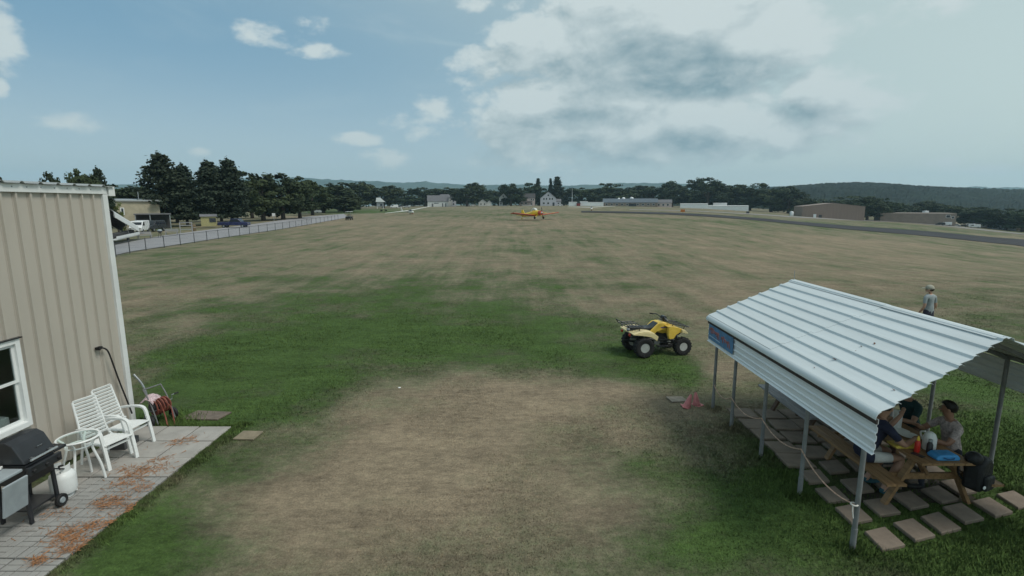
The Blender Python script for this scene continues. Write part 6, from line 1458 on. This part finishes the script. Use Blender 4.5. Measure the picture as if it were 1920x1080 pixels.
def glider():
    q = pt(768, 150); t = thing('glider', 'white glider resting on one wingtip beside the golf cart side of the field', 'glider', q, R(-47))
    G = pm('glider_gelcoat', (.76, .76, .72), .25, .03, 1, spec=.5)
    b = thing('airframe', None, None); b.parent = t; b.location = (0, 0, .05); b.rotation_euler = (R(7), 0, 0)
    z = .75
    fus(MB(), [(3.0, z - .1, .04, .04), (2.7, z - .08, .22, .24), (1.9, z, .32, .40), (.8, z + .05, .33, .44), (-.4, z + .1, .22, .28), (-2.0, z + .15, .12, .14), (-3.8, z + .18, .09, .10)]).build('fuselage', G, b, smooth=True)
    fus(MB(), [(2.4, z + .2, .08, .06), (2.0, z + .32, .26, .18), (1.3, z + .40, .29, .22), (.6, z + .38, .22, .14)]).build('canopy', M_DGLASS, b, smooth=True)
    for s in (-1, 1):
        wingpoly(MB(), (.6, s * .25, z + .35), (.30, s * 7.6, z + .62), .95, .42, .16, .07).build('wing', G, b)
        wingpoly(MB(), (-3.55, s * .03, z + 1.38), (-3.6, s * 1.35, z + 1.40), .55, .36, .06, .04).build('tailplane', G, b)
    MB().prism([(-3.1, z + .2), (-3.5, z + 1.42), (-4.05, z + 1.42), (-4.1, z + .08)], -.05, .05, 'Y').build('fin', G, b)
    MB().lathe([(0, -.06), (.15, -.06), (.19, -.03), (.19, .03), (.15, .06), (0, .06)], (.9, 0, .22), 'Y', 14).build('wheel', M_BLK, b, smooth=True)
    MB().box((2.2, .0, .25), (.5, .3, .18)).build('nose_skid', pm('skid_red', (.3, .06, .04)), b)
    return t
GL = glider(); GL['group'] = 'gliders out on the field'
q = pt(1107, 178); copy_thing(GL, q, R(-97), 'white glider with level wings far off beside the runway', 1.08).children[0].rotation_euler = (R(1), 0, 0)
# ------------------------------------------------------------------ grass blades close to the camera
def grass():
    rs = np.random.RandomState(17); X = []; Y = []; Hh = []
    def scatter(n, y0, y1, h):
        # even density over the wedge in view
        y = np.sqrt(rs.rand(n) * (y1 ** 2 - y0 ** 2) + y0 ** 2); x = rs.uniform(-1.08, 1.08, n) * (y + .7); return x, y, h * rs.uniform(.5, 1.3, n)
    n = 330000; u = rs.rand(n); e = .35; y = (u * (38 ** e - 4.6 ** e) + 4.6 ** e) ** (1 / e); x = rs.uniform(-1.08, 1.08, n) * (y + .7)
    hh = (.018 + .0005 * y) * rs.uniform(.5, 1.3, n) * np.clip((38 - y) / 20, 0, 1) ** .7; X.append(x); Y.append(y); Hh.append(hh)
    # longer tufts: patio edge, shelter posts, paver joints, fence foot
    n = 22000; y = rs.uniform(4.6, 9.3, n); x = PX1 + np.abs(rs.randn(n)) * .10 - .035 + .04 * np.sin(y * 9); X.append(x); Y.append(y); Hh.append(rs.uniform(.02, .06, n))
    n = 4000; X.append(rs.uniform(-7.1, -5.3, n)); Y.append(9.05 + np.abs(rs.randn(n)) * .06); Hh.append(rs.uniform(.03, .07, n))
    n = 20000; X.append(rs.uniform(4.2, 8.0, n)); Y.append(rs.uniform(5.2, 10.3, n)); Hh.append(rs.uniform(.02, .055, n))
    for yy in (5.62, 6.78, 7.94, 9.10, 10.0):
        for xx in (EX + .16, 2 * PXC - EX - .16):
            n = 420; X.append(xx + rs.randn(n) * .10); Y.append(yy + rs.randn(n) * .10); Hh.append(rs.uniform(.04, .12, n))
    n = 18000; X.append(9.0 + rs.randn(n) * 1.1); Y.append(7.8 + rs.randn(n) * 1.6); Hh.append(rs.uniform(.02, .05, n))
    n = 9000; X.append(3.9 + rs.randn(n) * .55); Y.append(rs.uniform(4.7, 9.8, n) + rs.randn(n) * .4); Hh.append(rs.uniform(.025, .06, n))
    n = 6000; X.append(rs.uniform(3.6, 8.2, n)); Y.append(5.1 + rs.randn(n) * .4); Hh.append(rs.uniform(.03, .065, n))
    for (px, py, k, r) in ((20, 1050, 900, .13), (150, 955, 250, .10), (275, 800, 900, .3), (330, 795, 700, .2)):
        q = gp(px, py); X.append(q.x + rs.randn(k) * r); Y.append(q.y + rs.randn(k) * r); Hh.append(rs.uniform(.05, .12, k))
    x, y, h = np.concatenate(X), np.concatenate(Y), np.concatenate(Hh)
    keep = (x > WX - .02) | (y > WC + .05)
    inpat = (x > PX0 - .2) & (x < PX1 - .01 + .02 * np.sin(y * 13)) & (y < PY1)
    keep &= ~inpat | (rs.rand(len(x)) < .0)
    for (a, b, _, j) in PAVERS: keep &= ~((np.abs(x - a) < .19) & (np.abs(y - b) < .19))
    # under the shelter it is trodden thin
    under = (x > 4.5) & (x < 7.3) & (y > 6.6) & (y < 10); keep &= ~under | (rs.rand(len(x)) < .35)
    x, y, h = x[keep], y[keep], h[keep]; z = ground_z(x, y)
    G = greenness(x, y, z)
    thin = rs.rand(len(x)) < np.clip(.55 + G * .6, .45, 1); x, y, z, h, G = x[thin], y[thin], z[thin], h[thin], G[thin]
    h = h * np.clip(.55 + .65 * G, .5, 1.3)
    k = len(x); a = rs.rand(k) * 6.28; w = (.0032 + .00055 * y) * np.clip((38 - y) / 20, .15, 1); lean = rs.uniform(.1, .9, k) * h; b = rs.rand(k) * 6.28
    V = np.stack([np.stack([x - np.cos(a) * w, y - np.sin(a) * w, z - .004], -1), np.stack([x + np.cos(a) * w, y + np.sin(a) * w, z - .004], -1), np.stack([x + np.cos(b) * lean, y + np.sin(b) * lean, z + h], -1)], 1).reshape(-1, 3)
    me = bpy.data.meshes.new('grass'); me.vertices.add(3 * k); me.vertices.foreach_set('co', V.astype(np.float32).ravel()); me.loops.add(3 * k); me.loops.foreach_set('vertex_index', np.arange(3 * k, dtype=np.int32)); me.polygons.add(k); me.polygons.foreach_set('loop_start', np.arange(0, 3 * k, 3, dtype=np.int32)); me.update(calc_edges=True)
    at = me.attributes.new('turf', 'FLOAT', 'POINT'); at.data.foreach_set('value', np.repeat(G + .02, 3).astype(np.float32))
    at = me.attributes.new('rnd', 'FLOAT', 'POINT'); at.data.foreach_set('value', np.repeat(rs.rand(k), 3).astype(np.float32))
    me.materials.append(M_BLADE); o = bpy.data.objects.new('grass', me); COL.objects.link(o); tag(o, 'short blades of green and straw-dry grass', 'grass', kind='stuff'); print('blades', k)
grass()
try:
    build_haze()
except Exception as e:
    print('haze', e)
